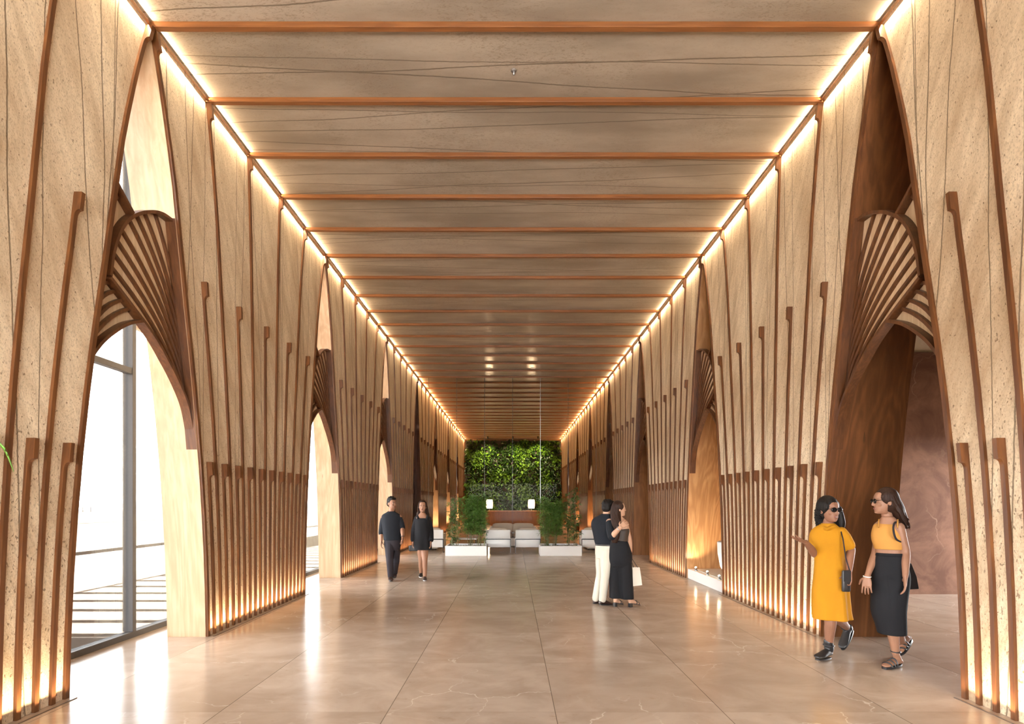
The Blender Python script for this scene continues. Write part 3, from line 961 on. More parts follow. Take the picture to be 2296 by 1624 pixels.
# ---- green wall, counter and lamps beyond the glass
rnd = random.Random(8)
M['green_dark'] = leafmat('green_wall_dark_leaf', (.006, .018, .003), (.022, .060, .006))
M['green_bright'] = leafmat('green_wall_light_leaf', (.045, .12, .008), (.14, .27, .02))  # paler green leaves, gathered in random patches
gw = empty('green_wall', (0, YEND, 0))
MB().box((-3.55, -.14, 1.03), (3.62, -.02, 6.30)).build('backing_panel', M['soil'], gw)
for nm_, mt, cnt, sd, thr in (('dark_foliage', 'green_dark', 3200, 1, None), ('bright_foliage', 'green_bright', 2600, 2, .5)):
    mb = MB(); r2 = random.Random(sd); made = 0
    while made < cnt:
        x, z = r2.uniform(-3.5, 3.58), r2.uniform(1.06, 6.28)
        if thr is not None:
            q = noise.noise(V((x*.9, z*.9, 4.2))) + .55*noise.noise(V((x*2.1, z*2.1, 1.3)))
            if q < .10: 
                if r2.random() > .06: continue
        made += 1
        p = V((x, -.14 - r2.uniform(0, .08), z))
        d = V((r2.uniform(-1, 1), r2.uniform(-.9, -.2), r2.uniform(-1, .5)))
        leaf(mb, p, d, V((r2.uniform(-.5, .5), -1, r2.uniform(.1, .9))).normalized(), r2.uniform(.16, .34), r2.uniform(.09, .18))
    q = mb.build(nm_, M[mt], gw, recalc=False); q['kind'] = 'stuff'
tag(gw, 'green living plant wall at the far end of the hall', 'green wall')
for i in range(3):
    x = (-1.8, .03, 1.86)[i]
    d_ = bpy.data.lights.new('green_wall_light', 'SPOT'); d_.energy = 900; d_.color = (1, .86, .62); d_.spot_size = 1.6; d_.spot_blend = .9; d_.shadow_soft_size = .05
    o_ = bpy.data.objects.new('green_wall_light', d_); C.objects.link(o_); o_.location = (x, YEND - 1.6, ZC - .18)
    o_.rotation_euler = V((0, .75, -1)).to_track_quat('-Z', 'Y').to_euler()
    f_ = MB().lathe([(.05, 0), (.055, .0), (.055, .16), (.05, .16)], (x, YEND - 1.6, ZC - .16), 16).build('track_spot', M['blackmetal'])
    tag(f_, 'small black ceiling spot aimed at the green wall', 'spotlight', 'spots above the green wall')
YD = 38.6
dk = empty('reception_desk', (.03, YD, 0))
MB().box((-2.4, 0, 0), (2.4, .10, 1.0)).build('front_panel', M['panel_brown'], dk)
MB().box((-2.45, -.03, 1.0), (2.45, .75, 1.05)).build('counter_top', M['jamb_mid'], dk)
for s in (-1, 1):
    MB().box((s*2.4 - (.1 if s > 0 else 0), .10, 0), (s*2.4 + (0 if s > 0 else .1), .70, 1.0)).build('side_panel', M['panel_brown'], dk)
tag(dk, 'brown wooden reception desk below the green wall', 'desk')
for i, px in enumerate((1097.5, 1191.5)):
    x = (px - PX0) * (YD + .35) / F_PX
    lm = empty('table_lamp', (x, YD + .35, 1.05))
    MB().lathe([(.10, 0), (.10, .02), (.02, .03), (.02, .18), (.0, .18)], n=20).build('lamp_base', M['blackmetal'], lm, True)
    MB().lathe([(.0, .16), (.20, .16), (.235, .30), (.235, .62), (.20, .78), (.0, .78)], n=24).build('lamp_shade', M['lampshade'], lm, True)
    d_ = bpy.data.lights.new('lamp_light', 'POINT'); d_.energy = 110; d_.color = (1, .78, .5); d_.shadow_soft_size = .22
    o_ = bpy.data.objects.new('lamp_light', d_); C.objects.link(o_); o_.location = (x, YD + .0, 1.50)
    tag(lm, 'glowing %s table lamp on the reception desk under the green wall' % ('left' if i == 0 else 'right'), 'lamp', 'table lamps on the desk')

# ---- downlights and a sprinkler in the ceiling
dl = None
for i, (px, py) in enumerate(((1095, 826), (1195, 826), (1095, 840), (1195, 840))):
    d = F_PX * (ZC - EYE) / (PY0 - py)
    x = (px - PX0) * d / F_PX
    if dl is None:
        o = dl0 = dl = empty('downlight')
        MB().lathe([(.055, -.012), (.085, -.012), (.09, 0), (.05, 0)], n=20).build('trim_ring', M['steel'], o)
        MB().lathe([(.0, -.006), (.054, -.006), (.054, -.001), (0, -.001)], n=20).build('lens', M['downbulb'], o)
    else: o = copy_tree(dl0)
    o.location = (x, d, ZC)
    tag(o, 'small glowing ceiling downlight, %s of the two in the %s panel' % (('left' if px < 1149 else 'right'), ('nearer' if py < 830 else 'farther')), 'downlight', 'ceiling downlights')
sp = empty('sprinkler_head', (.016, 6.10, ZC))
MB().lathe([(.032, -.004), (.032, 0), (0, 0)], n=16).build('rose', M['steel'], sp, True)
MB().lathe([(.010, -.05), (.012, -.004), (0, -.004)], n=12).build('nozzle', M['steel'], sp, True)
tag(sp, 'small metal sprinkler head between the two nearest ceiling beams', 'sprinkler')

# ---- trough with spots and a big pot in the second right arch
YT = D0 + BAY
tr = empty('plinth', (0, YT, 0))
MB().box((WR + .015, -.99, 0), (WR + .72, .99, .20)).build('body', M['white'], tr, bevel=.006)
MB().box((WR + .12, -.92, .20), (WR + .70, .92, .21)).build('top', M['pebble'], tr)
tag(tr, 'low white plinth filling the second right arch', 'plinth')
for i, (px, lab) in enumerate(((1561, 'farthest'), (1587, 'middle'), (1613.7, 'nearest'))):
    X = WR + .07; d = X * F_PX / (px - PX0)
    o = empty('spotlight', (X, d, .20))
    dirv = V((.10, .62, .78)).normalized()
    MB().tube([(0, 0, 0), (0, 0, .018)], .03, 14).build('base', M['steel'], o)
    MB().tube([V((0, 0, .02)), V((0, 0, .02)) + dirv*.05], .022, 14).build('housing', M['steel'], o)
    MB().sphere(V((-.004, -.004, .024)) + dirv*.052, .019, 12, 8).build('lens', M['bulb'], o, True)
    tag(o, 'small lit uplight on the white plinth in the right arch, %s of three' % lab, 'spotlight', 'uplights on the plinth')
    d_ = bpy.data.lights.new('plinth_spot_light', 'SPOT'); d_.energy = 20; d_.color = (1, .80, .54); d_.spot_size = 1.9; d_.spot_blend = .5; d_.shadow_soft_size = .02
    o_ = bpy.data.objects.new('plinth_spot_light', d_); C.objects.link(o_); o_.location = (X, d + .05, .34)
    o_.rotation_euler = V((.10, .5, 1.0)).to_track_quat('-Z', 'Y').to_euler()
pt = empty('flower_pot', (4.12, 10.02, .21))
MB().lathe([(.14, 0), (.20, .04), (.29, .22), (.335, .45), (.345, .66), (.33, .68), (.315, .66), (.30, .5), (.26, .5), (0, .5)], n=40).build('bowl', M['whitepot'], pt, True)
MB().lathe([(0, .52), (.29, .52), (.285, .50), (0, .50)], n=30).build('soil', M['soil'], pt)
tag(pt, 'large white rounded pot on the plinth in the second right arch', 'pot')

br = empty('door_pull', (-WL - .22, D0 + 3*BAY - .25, 3.55))
MB().box((0, -.02, 0), (.05, .02, .75)).build('bar', M['steel'], br)
MB().box((-.02, -.03, .05), (.03, .03, .11)).build('bracket', M['steel'], br)
MB().box((-.02, -.03, .64), (.03, .03, .70)).build('bracket', M['steel'], br)
tag(br, 'long steel bar fixed high on the dark brown door', 'bar')

# ---- potted palm at the left photo edge (only a leaf tip reaches into the picture)
pp = empty('potted_palm', (-3.02, 2.75, 0))
MB().lathe([(.15, 0), (.19, .05), (.21, .40), (.19, .40), (.17, .36), (0, .36)], n=28).build('pot', M['whitepot'], pp, True)
MB().lathe([(0, .37), (.17, .37), (.16, .35), (0, .35)], n=20).build('soil', M['soil'], pp)
tipw = at(31, 1058, 3.36)
for i in range(7):
    fb = MB(); a = i * .9 + .4
    base = V((.03*math.cos(a), .03*math.sin(a), .36))
    if i == 0:
        end = tipw - pp.location
        mid = (at(-60, 985, 3.22) - pp.location)
        pts = [p for p in spline([tuple(base), tuple(V((-.02, .06, 1.2))), tuple(mid), tuple(at(0, 1000, 3.32) - pp.location), tuple(end)], 6)]
    else:
        o_ = V((math.cos(a)*.24, math.sin(a)*.30 - .12, 0))
        pts = [p for p in spline([tuple(base), tuple(base + o_*.35 + V((0,0,.8))), tuple(base + o_*.8 + V((0,0,1.25))), tuple(base + o_*1.25 + V((0,0,1.05)))], 7)]
    n_ = len(pts); st = int(n_*.42)
    fb.tube(pts[:st+2], .006, 6)
    rows = []
    for j in range(st, n_):
        t = (j - st)/(n_ - 1 - st)
        wv = .034 * math.sin(PI * min(.98, .10 + t*.88)) ** .8
        tg = (pts[min(j+1, n_-1)] - pts[j-1]).normalized()
        sd = tg.cross(V((0,0,1)));  sd = sd.normalized() if sd.length > 1e-4 else V((1,0,0))
        up = sd.cross(tg)
        rows.append([pts[j] - sd*wv + up*wv*.35, pts[j], pts[j] + sd*wv + up*wv*.35, pts[j] - up*.0015])
    fb.loft(rows)
    fb.build('frond', M['palmleaf'], pp, True)
tag(pp, 'potted palm at the left edge, one green leaf tip showing', 'plant')

# ---- added lamps with invented housings that brighten the arch boards beyond the glass
up0 = None
for side in (-1, 1):
    for k in (4, 5, 6):
        x = side * ((WL if side < 0 else WR) + .18); y = D0 + k*BAY + .25
        if up0 is None:
            o = up0 = empty('uplight')  # fixture invented to carry the added fill light
            MB().lathe([(.05, 0), (.055, .01), (.055, .07), (.045, .07), (.045, .05), (0, .05)], n=16).build('housing', M['steel'], o, True)
            MB().lathe([(.044, .052), (.044, .056), (0, .056)], n=16).build('lens', M['downbulb'], o)
        else: o = copy_tree(up0)
        o.location = (x, y, 0)
        tag(o, 'added floor fill lamp in the %s arch on the %s beyond the glass' % (ORD[k], 'left' if side < 0 else 'right'), 'uplight', 'added fill lamps beyond the glass')
        d_ = bpy.data.lights.new('arch_fill_light', 'SPOT'); d_.energy = 160; d_.color = (1, .74, .45); d_.spot_size = 1.7; d_.spot_blend = .8; d_.shadow_soft_size = .04
        o_ = bpy.data.objects.new('arch_fill_light', d_); C.objects.link(o_); o_.location = (x, y, .09)
        o_.rotation_euler = V((0, .42, 1.0)).to_track_quat('-Z', 'Y').to_euler()
# ---------------------------------------------------------------- people
def fabric(name, col, rough=.85, bump=.25, scale=40):
    t = NT(name); p = t.obj()
    n = t.noise(t.scaled(p, (1, 1, .45)), scale*.22, 4, .6); f = t.noise(p, scale*8, 2)
    c = t.mix(n, tuple(q*.86 for q in col), tuple(min(1, q*1.12) for q in col))
    return t.principled(c, rough, t.bump(t.math('ADD', n, t.math('MULTIPLY', f, .25)), bump, .012), Specular_IOR_Level=.25)
def skinm(name, col):
    t = NT(name); p = t.obj()
    n = t.noise(p, 22, 3)
    c = t.mix(n, tuple(q*.93 for q in col), tuple(min(1, q*1.06) for q in col))
    return t.principled(c, .5, None, Specular_IOR_Level=.35)
def hairm(name, a, b):
    t = NT(name); p = t.obj()
    n = t.noise(t.scaled(p, (90, 90, 6)), 1.0, 3)
    return t.principled(t.mix(n, a, b), .55, t.bump(n, .7, .005), Specular_IOR_Level=.18)
M['skin_tan'] = skinm('skin_tan', (.29, .145, .088))
M['skin_brown'] = skinm('skin_brown', (.23, .105, .062))
M['skin_fair'] = skinm('skin_fair', (.50, .29, .19))
M['hair_black'] = hairm('black_hair', (.004, .003, .003), (.014, .010, .008))
M['hair_brown'] = hairm('dark_brown_hair', (.010, .005, .004), (.045, .020, .012))
M['yellow'] = fabric('mustard_cotton', (.43, .185, .006), bump=.35)
M['orange'] = fabric('apricot_jersey', (.47, .225, .052), bump=.15)
M['black_cloth'] = fabric('black_cloth', (.009, .009, .011))
M['navy_cloth'] = fabric('dark_navy_cloth', (.010, .012, .017), bump=.3)
M['charcoal'] = fabric('charcoal_cloth', (.024, .020, .025))
M['ivory_cloth'] = fabric('ivory_cotton', (.60, .545, .45), bump=.35)
M['brown_top'] = fabric('dark_brown_satin', (.045, .030, .022), .5)
M['leather'] = plain('black_leather', (.018, .017, .018), .38)
M['dark_leather'] = plain('dark_brown_leather', (.035, .018, .014), .35)
M['paperbag'] = plain('cream_paper', (.66, .60, .50), .8, var=.03)
M['lens_dark'] = plain('dark_lens', (.010, .008, .008), .2, Specular_IOR_Level=.25)
M['lip'] = plain('lips', (.27, .095, .075), .45)
M['eyew'] = plain('eye_white', (.62, .58, .54), .3)
M['iris'] = plain('dark_iris', (.015, .010, .008), .2)
M['teeth'] = plain('teeth', (.42, .37, .33), .4)

def remesh(mb, name, mat, parent=None, voxel=.006, it=3, fac=.5):
    me = bpy.data.meshes.new(name)
    me.from_pydata(mb.v, [], mb.f)
    bm = bmesh.new(); bm.from_mesh(me); bmesh.ops.recalc_face_normals(bm, faces=bm.faces); bm.to_mesh(me); bm.free()
    tmp = bpy.data.objects.new('tmp', me); C.objects.link(tmp)
    r = tmp.modifiers.new('r', 'REMESH'); r.mode = 'VOXEL'; r.voxel_size = voxel
    if it:
        s_ = tmp.modifiers.new('s', 'SMOOTH'); s_.factor = fac; s_.iterations = it
    dg = bpy.context.evaluated_depsgraph_get(); dg.update()
    out = bpy.data.meshes.new_from_object(tmp.evaluated_get(dg))
    bpy.data.objects.remove(tmp); bpy.data.meshes.remove(me)
    out.name = name; out.materials.clear(); out.materials.append(mat)
    out.polygons.foreach_set('use_smooth', [True]*len(out.polygons))
    o = bpy.data.objects.new(name, out); C.objects.link(o)
    if parent is not None: o.parent = parent
    return o

def limb(mb, pts, rad, n=14, sub=5):
    """rounded tapering tube through joints, with smooth interpolation"""
    pts = [V(p) for p in pts]
    q = spline([(p.x, p.y, p.z) for p in pts], sub)
    rr = [p.x for p in spline([(r, 0, 0) for r in rad], sub)]
    d0 = (q[0]-q[1]).normalized(); d1 = (q[-1]-q[-2]).normalized()
    P = [q[0]+d0*rr[0]*.85, q[0]+d0*rr[0]*.5] + q + [q[-1]+d1*rr[-1]*.5, q[-1]+d1*rr[-1]*.85]
    R = [rr[0]*.5, rr[0]*.86] + rr + [rr[-1]*.86, rr[-1]*.5]
    mb.tube(P, R, n)

def stack(mb, rows, n=28, ax=V((1,0,0)), sub=4, fold=0.0, nf=9, seed=0, expo=2.3, fold_from=0.0):
    """loft of horizontal ellipses: rows = (centre, half width, half depth); ax = width direction"""
    ax = ax.normalized(); ay = V((-ax.y, ax.x, 0))
    cs = spline([tuple(r[0]) for r in rows], sub); ws = spline([(r[1], r[2], 0) for r in rows], sub)
    rings = []; N = len(cs)
    for i, (c, w_) in enumerate(zip(cs, ws)):
        t = i/(N-1); ring = []
        for k in range(n):
            a = 2*PI*k/n; ca, sa = math.cos(a), math.sin(a)
            x = math.copysign(abs(ca)**(2/expo), ca); y = math.copysign(abs(sa)**(2/expo), sa)
            f = 1.0
            if fold:
                g_ = max(0, (t-fold_from)/(1-fold_from))
                f += fold*g_*math.sin(nf*a + seed + 1.3*math.sin(2*a + seed)) + fold*.5*noise.noise(V((ca*2+seed, sa*2, t*7)))
            ring.append(c + ax*(w_.x*x*f) + ay*(w_.y*y*f))
        rings.append(ring)
    return mb.loft(rings)

def frame_of(fwd, up=V((0,0,1))):
    f = fwd.normalized(); r = f.cross(up).normalized(); u = r.cross(f)
    return r, f, u           # right, forward, up

def head_mb(mb, c, fwd, s=1.0, up=V((0,0,1)), fem=True):
    r, f, u = frame_of(fwd, up)
    P = lambda x, y, z: c + r*(x*s) + f*(y*s) + u*(z*s)
    # skull and face as stacked ovals: (z, half width, front, back)
    prof = [(-.118, .022, .070, -.030), (-.112, .034, .082, -.02), (-.095, .046, .090, -.015), (-.070, .056, .092, -.03), (-.045, .063, .092, -.055), (-.015, .069, .093, -.085),
            (.015, .072, .093, -.100), (.045, .074, .090, -.105), (.075, .068, .076, -.098), (.100, .052, .050, -.075), (.114, .030, .022, -.045), (.119, .010, .0, -.015)]
    if not fem: prof = [(z, w_*1.05 + (.004 if z < -.06 else 0), a, b) for z, w_, a, b in prof]
    rings = []
    for z, w_, a, b in prof:
        cy, hy = (a+b)/2, (a-b)/2; ring = []
        for k in range(24):
            t = 2*PI*k/24; ca, sa = math.cos(t), math.sin(t)
            ex = 2/2.25
            ring.append(P(w_*math.copysign(abs(ca)**ex, ca), cy + hy*math.copysign(abs(sa)**ex, sa), z))
        rings.append(ring)
    mb.loft(rings)
    fr = (r, f, u); sc3 = lambda a, b, c_: (a*s, b*s, c_*s)
    mb.loft([[P(x*.011 + 0, y, z) for x, y, z in ((-.7, .088, .018), (0, .097, .020), (.7, .088, .018), (0, .08, .018))],
             [P(x*.013, y, z) for x, y, z in ((-1, .088, -.012), (0, .111, -.010), (1, .088, -.012), (0, .08, -.012))],
             [P(x*.018, y, z) for x, y, z in ((-1, .086, -.034), (0, .119, -.032), (1, .086, -.034), (0, .08, -.034))],
             [P(x*.014, y, z) for x, y, z in ((-1, .086, -.042), (0, .106, -.042), (1, .086, -.042), (0, .08, -.042))]])
    mb.sphere(P(0, .074, -.100), sc3(.022, .020, .016), 12, 8, fr)                 # chin
    for sg in (-1, 1):
        mb.sphere(P(sg*.030, .074, .024), sc3(.026, .012, .008), 10, 6, fr)       # brow ridge
        mb.sphere(P(sg*.038, .060, -.030), sc3(.026, .022, .024), 10, 6, fr)      # cheek
        mb.sphere(P(sg*.074, -.012, -.012), sc3(.010, .020, .032), 10, 8, fr)     # ear
    mb.sphere(P(0, .086, -.064), sc3(.024, .010, .008), 10, 6, fr)                # mouth
    return P, fr
def face_parts(o, P, fr, s, glasses=False, smile=False):
    if not glasses:
        e = MB(); i_ = MB()
        for sg in (-1, 1):
            e = MB().sphere(P(sg*.031, .080, .006), (.0135*s, .011*s, .0056*s), 12, 8, fr); eo = e.build('eye', M['eyew'], o, True)
            MB().sphere(P(sg*.031, .0885, .006), (.0066*s, .004*s, .0054*s), 10, 6, fr).build('iris', M['iris'], eo, True)
            b = MB(); b.tube([P(sg*.014, .094, .024), P(sg*.032, .093, .030), P(sg*.050, .078, .024)], [.0032*s, .0038*s, .002*s], 6)
            b.build('eyebrow', M['hair_black'], o, True)
    else:
        g_ = MB()
        for sg in (-1, 1):
            MB().sphere(P(sg*.033, .098, .004), (.034*s, .009*s, .024*s), 16, 8, fr).build('sunglasses_lens', M['lens_dark'], o, True)
            g_.tube([P(sg*.060, .094, .012), P(sg*.078, .05, .012), P(sg*.080, -.01, .008)], .0028*s, 6)
        g_.tube([P(-.008, .106, .012), P(.008, .106, .012)], .003*s, 6)
        g_.build('sunglasses_frame', M['lens_dark'], o, True)
    l = MB().sphere(P(0, .0925, -.066), ((.026 if smile else .021)*s, .007*s, .0085*s), 14, 8, fr)
    lo = l.build('lips', M['lip'], o, True)
    if smile:
        MB().sphere(P(0, .0975, -.066), (.016*s, .004*s, .0034*s), 12, 6, fr).build('teeth', M['teeth'], lo, True)

def hand_mb(mb, wrist, tip, palm, side, s=1.0, curl=.35, spread=.06):
    """palm and five fingers; tip: pointing direction, palm: direction the palm faces, side: +1/-1 where the thumb sits"""
    f = tip.normalized(); p = (palm - f*palm.dot(f)).normalized(); x = f.cross(p)*side
    B = lambda a, b, c_: wrist + x*(a*s) + f*(b*s) + p*(c_*s)
    fr = (x, p, f)
    rings = []
    for b, wa, th in ((-.012, .026, .020), (.015, .031, .019), (.045, .040, .0155), (.075, .043, .0145), (.094, .040, .0120)):
        rings.append([B(wa*math.cos(2*PI*k/14), b, th*math.sin(2*PI*k/14)) for k in range(14)])
    mb.loft(rings)
    for a, L, dx in ((.033, .074, .9), (.011, .084, .25), (-.011, .078, -.3), (-.033, .062, -1.0)):
        pts = [B(a, .080, 0), B(a, .094, 0)]; d = (f + x*dx*spread*1.2).normalized(); ang = curl*.45; q = pts[-1]
        for seg, k in ((.45, .8), (.30, 1.2), (.25, .9)):
            dd = (d*math.cos(ang) + p*math.sin(ang)).normalized()
            q = q + dd*(L*seg*s); pts.append(q); ang += curl*k
        limb(mb, pts, [.0088*s, .0086*s, .0080*s, .0074*s, .0064*s], 8, 3)
    t0 = B(.024, .018, .004); d = (x*.85 + f*.55 + p*.25).normalized(); t1 = t0 + d*.034*s
    d2 = (x*.35 + f*.85 + p*(.25 + curl*.5)).normalized(); t2 = t1 + d2*.030*s; t3 = t2 + (d2 + p*curl*.4).normalized()*.024*s
    limb(mb, [t0, t1, t2, t3], [.0145*s, .0115*s, .0098*s, .0078*s], 8, 3)

def foot_mb(mb, ankle, heel, toe, s=1.0, wd=.042):
    """foot between ankle, heel (on the sole) and toe (on the sole)"""
    d = (toe - heel); L = d.length; d.normalize()
    up = (ankle - heel); up = (up - d*up.dot(d)).normalized(); x = d.cross(up)
    rings = []
    for t, w_, h in ((-.06, .016, .030), (.0, .028, .050), (.15, .032, .066), (.35, .034, .066), (.55, .039, .048), (.75, .044, .034), (.90, .040, .025), (1.0, .024, .015)):
        c = heel + d*(L*t); hw_ = w_*s*wd/.042; ring = []
        for k in range(16):
            a = 2*PI*k/16
            z = math.sin(a); ring.append(c + x*(hw_*math.cos(a)) + up*((h*s/2)*(1 + (z if z > 0 else z*1.0))))
        rings.append(ring)
    mb.loft(rings)
    limb(mb, [heel + d*L*.16 + up*.045*s, ankle], [.033*s, .030*s])
    return d, up, x
def sole_mb(heel, toe, up, th, wd, back=.012, fwd=.012):
    d = (toe-heel); L = d.length; d.normalize(); x = d.cross(up).normalized(); mb = MB()
    A = []
    for k in range(28):
        a = 2*PI*k/28; t = (math.cos(a)+1)/2
        w_ = wd*(.74 + .26*t)*(abs(math.sin(a))**.75)*(1 if math.sin(a) >= 0 else -1)
        A.append(heel + d*(-back + (L+back+fwd)*t) + x*w_)
    mb.loft([[p - up*th for p in A], list(A)])
    return mb

def hair_cap(mb, P, fr, s, drop=0.0, back=1.0):
    r, f, u = fr
    mb.sphere(P(0, -.020, .030), (.085*s, .098*s*back, .102*s), 22, 14, fr)
    mb.sphere(P(0, -.045, -.020), (.082*s, .072*s*back, .090*s), 20, 12, fr)
    for sg in (-1, 1):
        mb.sphere(P(sg*.070, -.005, .035), (.020*s, .060*s, .055*s), 12, 8, fr)

def strands(mb, starts, path, n, rad, rnd, wave=0.0, freq=3.0, jitter=.01):
    for i in range(n):
        a = rnd.uniform(0, 2*PI); off = starts(rnd)
        pts = path(off, rnd)
        q = spline([tuple(p) for p in pts], 7)
        ph = rnd.uniform(0, 6.3); out = []
        for j, p in enumerate(q):
            t = j/(len(q)-1)
            out.append(p + V((math.cos(ph + freq*2*PI*t), math.sin(ph + freq*2*PI*t), 0))*wave*min(1, t*3))
        mb.tube(out, [rad*(1-.6*j/(len(q)-1)) for j in range(len(q))], 5)

def person(label, group=None):
    return dict(label=label)

def finish(o, label):
    # put the origin under the figure so the person moves as one thing
    tag(o, label, 'person')

X1 = V((1, 0, 0))
def rot2(v, a): return V((v.x*math.cos(a) - v.y*math.sin(a), v.x*math.sin(a) + v.y*math.cos(a), v.z))

# ======== A: woman in the mustard dress
def woman_dress():
    d = 5.568; A = lambda x, y, k=0.0: at(x, y, d + k)
    b = MB()
    fwd = V((-.35, -1, -.02)); hf = V((.28, -1, -.06))
    hc = A(1858, 1143, -.02)
    P, fr = head_mb(b, hc, hf, 1.04)
    nb = A(1854, 1178)
    limb(b, [hc + V((0, .015, -.06)), nb + V((0, 0, -.01)), nb + V((0, 0, -.06))], [.050, .050, .07])
    yaw = V((1, -.42, 0)).normalized()
    stack(b, [(A(1855, 1171), .055, .055), (A(1855, 1180), .085, .065), (A(1856, 1190), .130, .078), (A(1857, 1207), .140, .092), (A(1858, 1235), .122, .095), (A(1860, 1258), .115, .085), (A(1862, 1282), .135, .10), (A(1862, 1310), .145, .11), (A(1862, 1325), .12, .09)], ax=yaw)
    # right arm bent with the palm turned up, left arm hanging
    sR, eR, wR = A(1829, 1197, .06), A(1828, 1243, .04), A(1806.5, 1216, -.14)
    limb(b, [sR, sR.lerp(eR, .5), eR, eR.lerp(wR, .45), wR], [.050, .045, .038, .037, .025])
    hand_mb(b, wR, A(1784, 1211, -.19) - wR, V((.15, -.25, 1)), 1, 1.0, .30, .10)
    sL, eL, wL = A(1886, 1193, -.07), A(1908, 1231, -.08), A(1904, 1282, -.20)
    limb(b, [sL, sL.lerp(eL, .5), eL, eL.lerp(wL, .45), wL], [.050, .045, .038, .036, .025])
    hand_mb(b, wL, V((-.05, -.03, -1)), V((-1, -.1, 0)), 1, 1.0, .75, .02)
    # legs: left one carries, right one lifted behind
    hR, kR, aR = A(1857, 1310, 0), A(1862, 1392, -.06), A(1858, 1448, .0)
    limb(b, [hR, hR.lerp(kR, .5), kR, kR.lerp(aR, .35), aR], [.085, .075, .056, .052, .035])
    hL, kL, aL = A(1874, 1310, .06), A(1878, 1384, .10), A(1899, 1408, .46)
    limb(b, [hL, hL.lerp(kL, .5), kL, kL.lerp(aL, .4), aL], [.085, .075, .056, .052, .035])
    o = remesh(b, 'person', M['skin_brown'], None, .0042, 2)
    face_parts(o, P, fr, 1.04, True, True)
    # dress
    m = MB()
    stack(m, [(A(1855, 1173.5), .064, .064), (A(1855, 1180), .096, .080), (A(1855.5, 1190), .148, .098), (A(1856, 1204), .165, .114), (A(1858, 1225), .150, .122), (A(1860, 1255), .140, .112), (A(1862, 1290), .158, .128), (A(1861, 1320), .166, .142),
              (A(1862, 1350), .172, .165), (A(1863, 1372), .176, .185), (A(1864, 1386), .180, .195)], 40, yaw, 5, .085, 5, 1.3, 2.2, .25)
    for s_, e_, t in ((sR, eR, .62), (sL, eL, .80)):
        limb(m, [s_ + V((0, 0, -.004)), s_.lerp(e_, .35), s_.lerp(e_, t)], [.056, .062, .058])
    m.tube([A(1840, 1181, .0), A(1854, 1187, -.105), A(1873, 1180, -.09)], [.016, .020, .016], 8)
    remesh(m, 'dress', M['yellow'], o, .008, 2)
    # ankle boots
    for ank, heel, toe in ((aR, A(1861, 1474, .02), A(1832, 1478, -.10)), (aL, A(1910, 1413, .50), A(1889, 1455, .36))):
        f = MB(); dd, up, x = foot_mb(f, ank, heel + (ank-heel).normalized()*.02, toe + (ank-heel).normalized()*.006, 1.12, .046)
        limb(f, [ank + (heel-ank)*.3, ank + (ank-heel).normalized()*.045], [.045, .044])
        so = remesh(f, 'boot', M['leather'], o, .006, 1)
        sole_mb(heel, toe, up, .012, .042).build('sole', M['leather'], so)
        st = MB(); c = ank + up*.005
        st.tube([c + x*(.050*math.cos(q)) + dd*(.048*math.sin(q)) for q in [2*PI*i/16 for i in range(17)]], .006, 6, cap=False)
        st.build('strap', M['leather'], so, True)
    # long curly hair
    h = MB(); hair_cap(h, P, fr, 1.12)
    rnd = random.Random(4)
    stack(h, [(P(0, -.045, .03), .085, .075), (P(-.035, -.05, -.07), .105, .07), (P(-.055, -.045, -.15), .10, .065), (P(-.06, -.03, -.215), .075, .05)], 20, ax=fr[0], sub=3)
    stack(h, [(P(-.078, .01, .03), .030, .055), (P(-.100, .02, -.06), .042, .058), (P(-.112, .03, -.14), .044, .055), (P(-.11, .03, -.20), .028, .04)], 14, ax=fr[0], sub=3)
    r, f, u = fr
    def path(off, rn):
        a = off; s0 = P(.078*math.cos(a), -.02 + .085*math.sin(a)*.9, .06)
        dn = rn.uniform(.16, .30); sx__ = -.03 - .03*rn.random()
        if math.sin(a) > .35: a = PI - .2
        b0 = P(.098*math.cos(a) + sx__*.6, -.04 + .085*min(math.sin(a), .35), -.06)
        b1 = P(.095*math.cos(a) + sx__*1.3, -.045 + .075*min(math.sin(a), .35) + .01, -dn)
        return [s0, b0, b1]
    strands(h, lambda rn: rn.uniform(PI*.62, PI*2.05), path, 60, .0095, rnd, .012, 3.6)
    hm = remesh(h, 'hair', M['hair_black'], o, .006, 1)
    cu = MB(); strands(cu, lambda rn: rn.uniform(PI*.62, PI*2.05), path, 120, .0075, rnd, .016, 4.2)
    cu.build('curls', M['hair_black'], o, True)
    tag(o, 'woman in a mustard yellow dress gesturing with an open palm', 'person')
    # clutch in her left hand
    k = empty('clutch_bag'); c0 = A(1898, 1300, -.23)
    k.location = c0
    rbox((-.040, -.012, -.12), (.036, .022, .09), 'body', M['leather'], k, .012)
    MB().box((-.041, -.015, -.02), (.037, .0, .09)).build('flap', M['leather'], k, bevel=.005)
    MB().tube([V((.03, 0, .09)), A(1896, 1250, -.22) - c0, A(1890, 1208, -.185) - c0, A(1883, 1182, -.06) - c0], .006, 6).build('strap', M['charcoal'], k, True)
    tag(k, 'small black clutch in the hand of the woman in yellow', 'bag')
woman_dress()

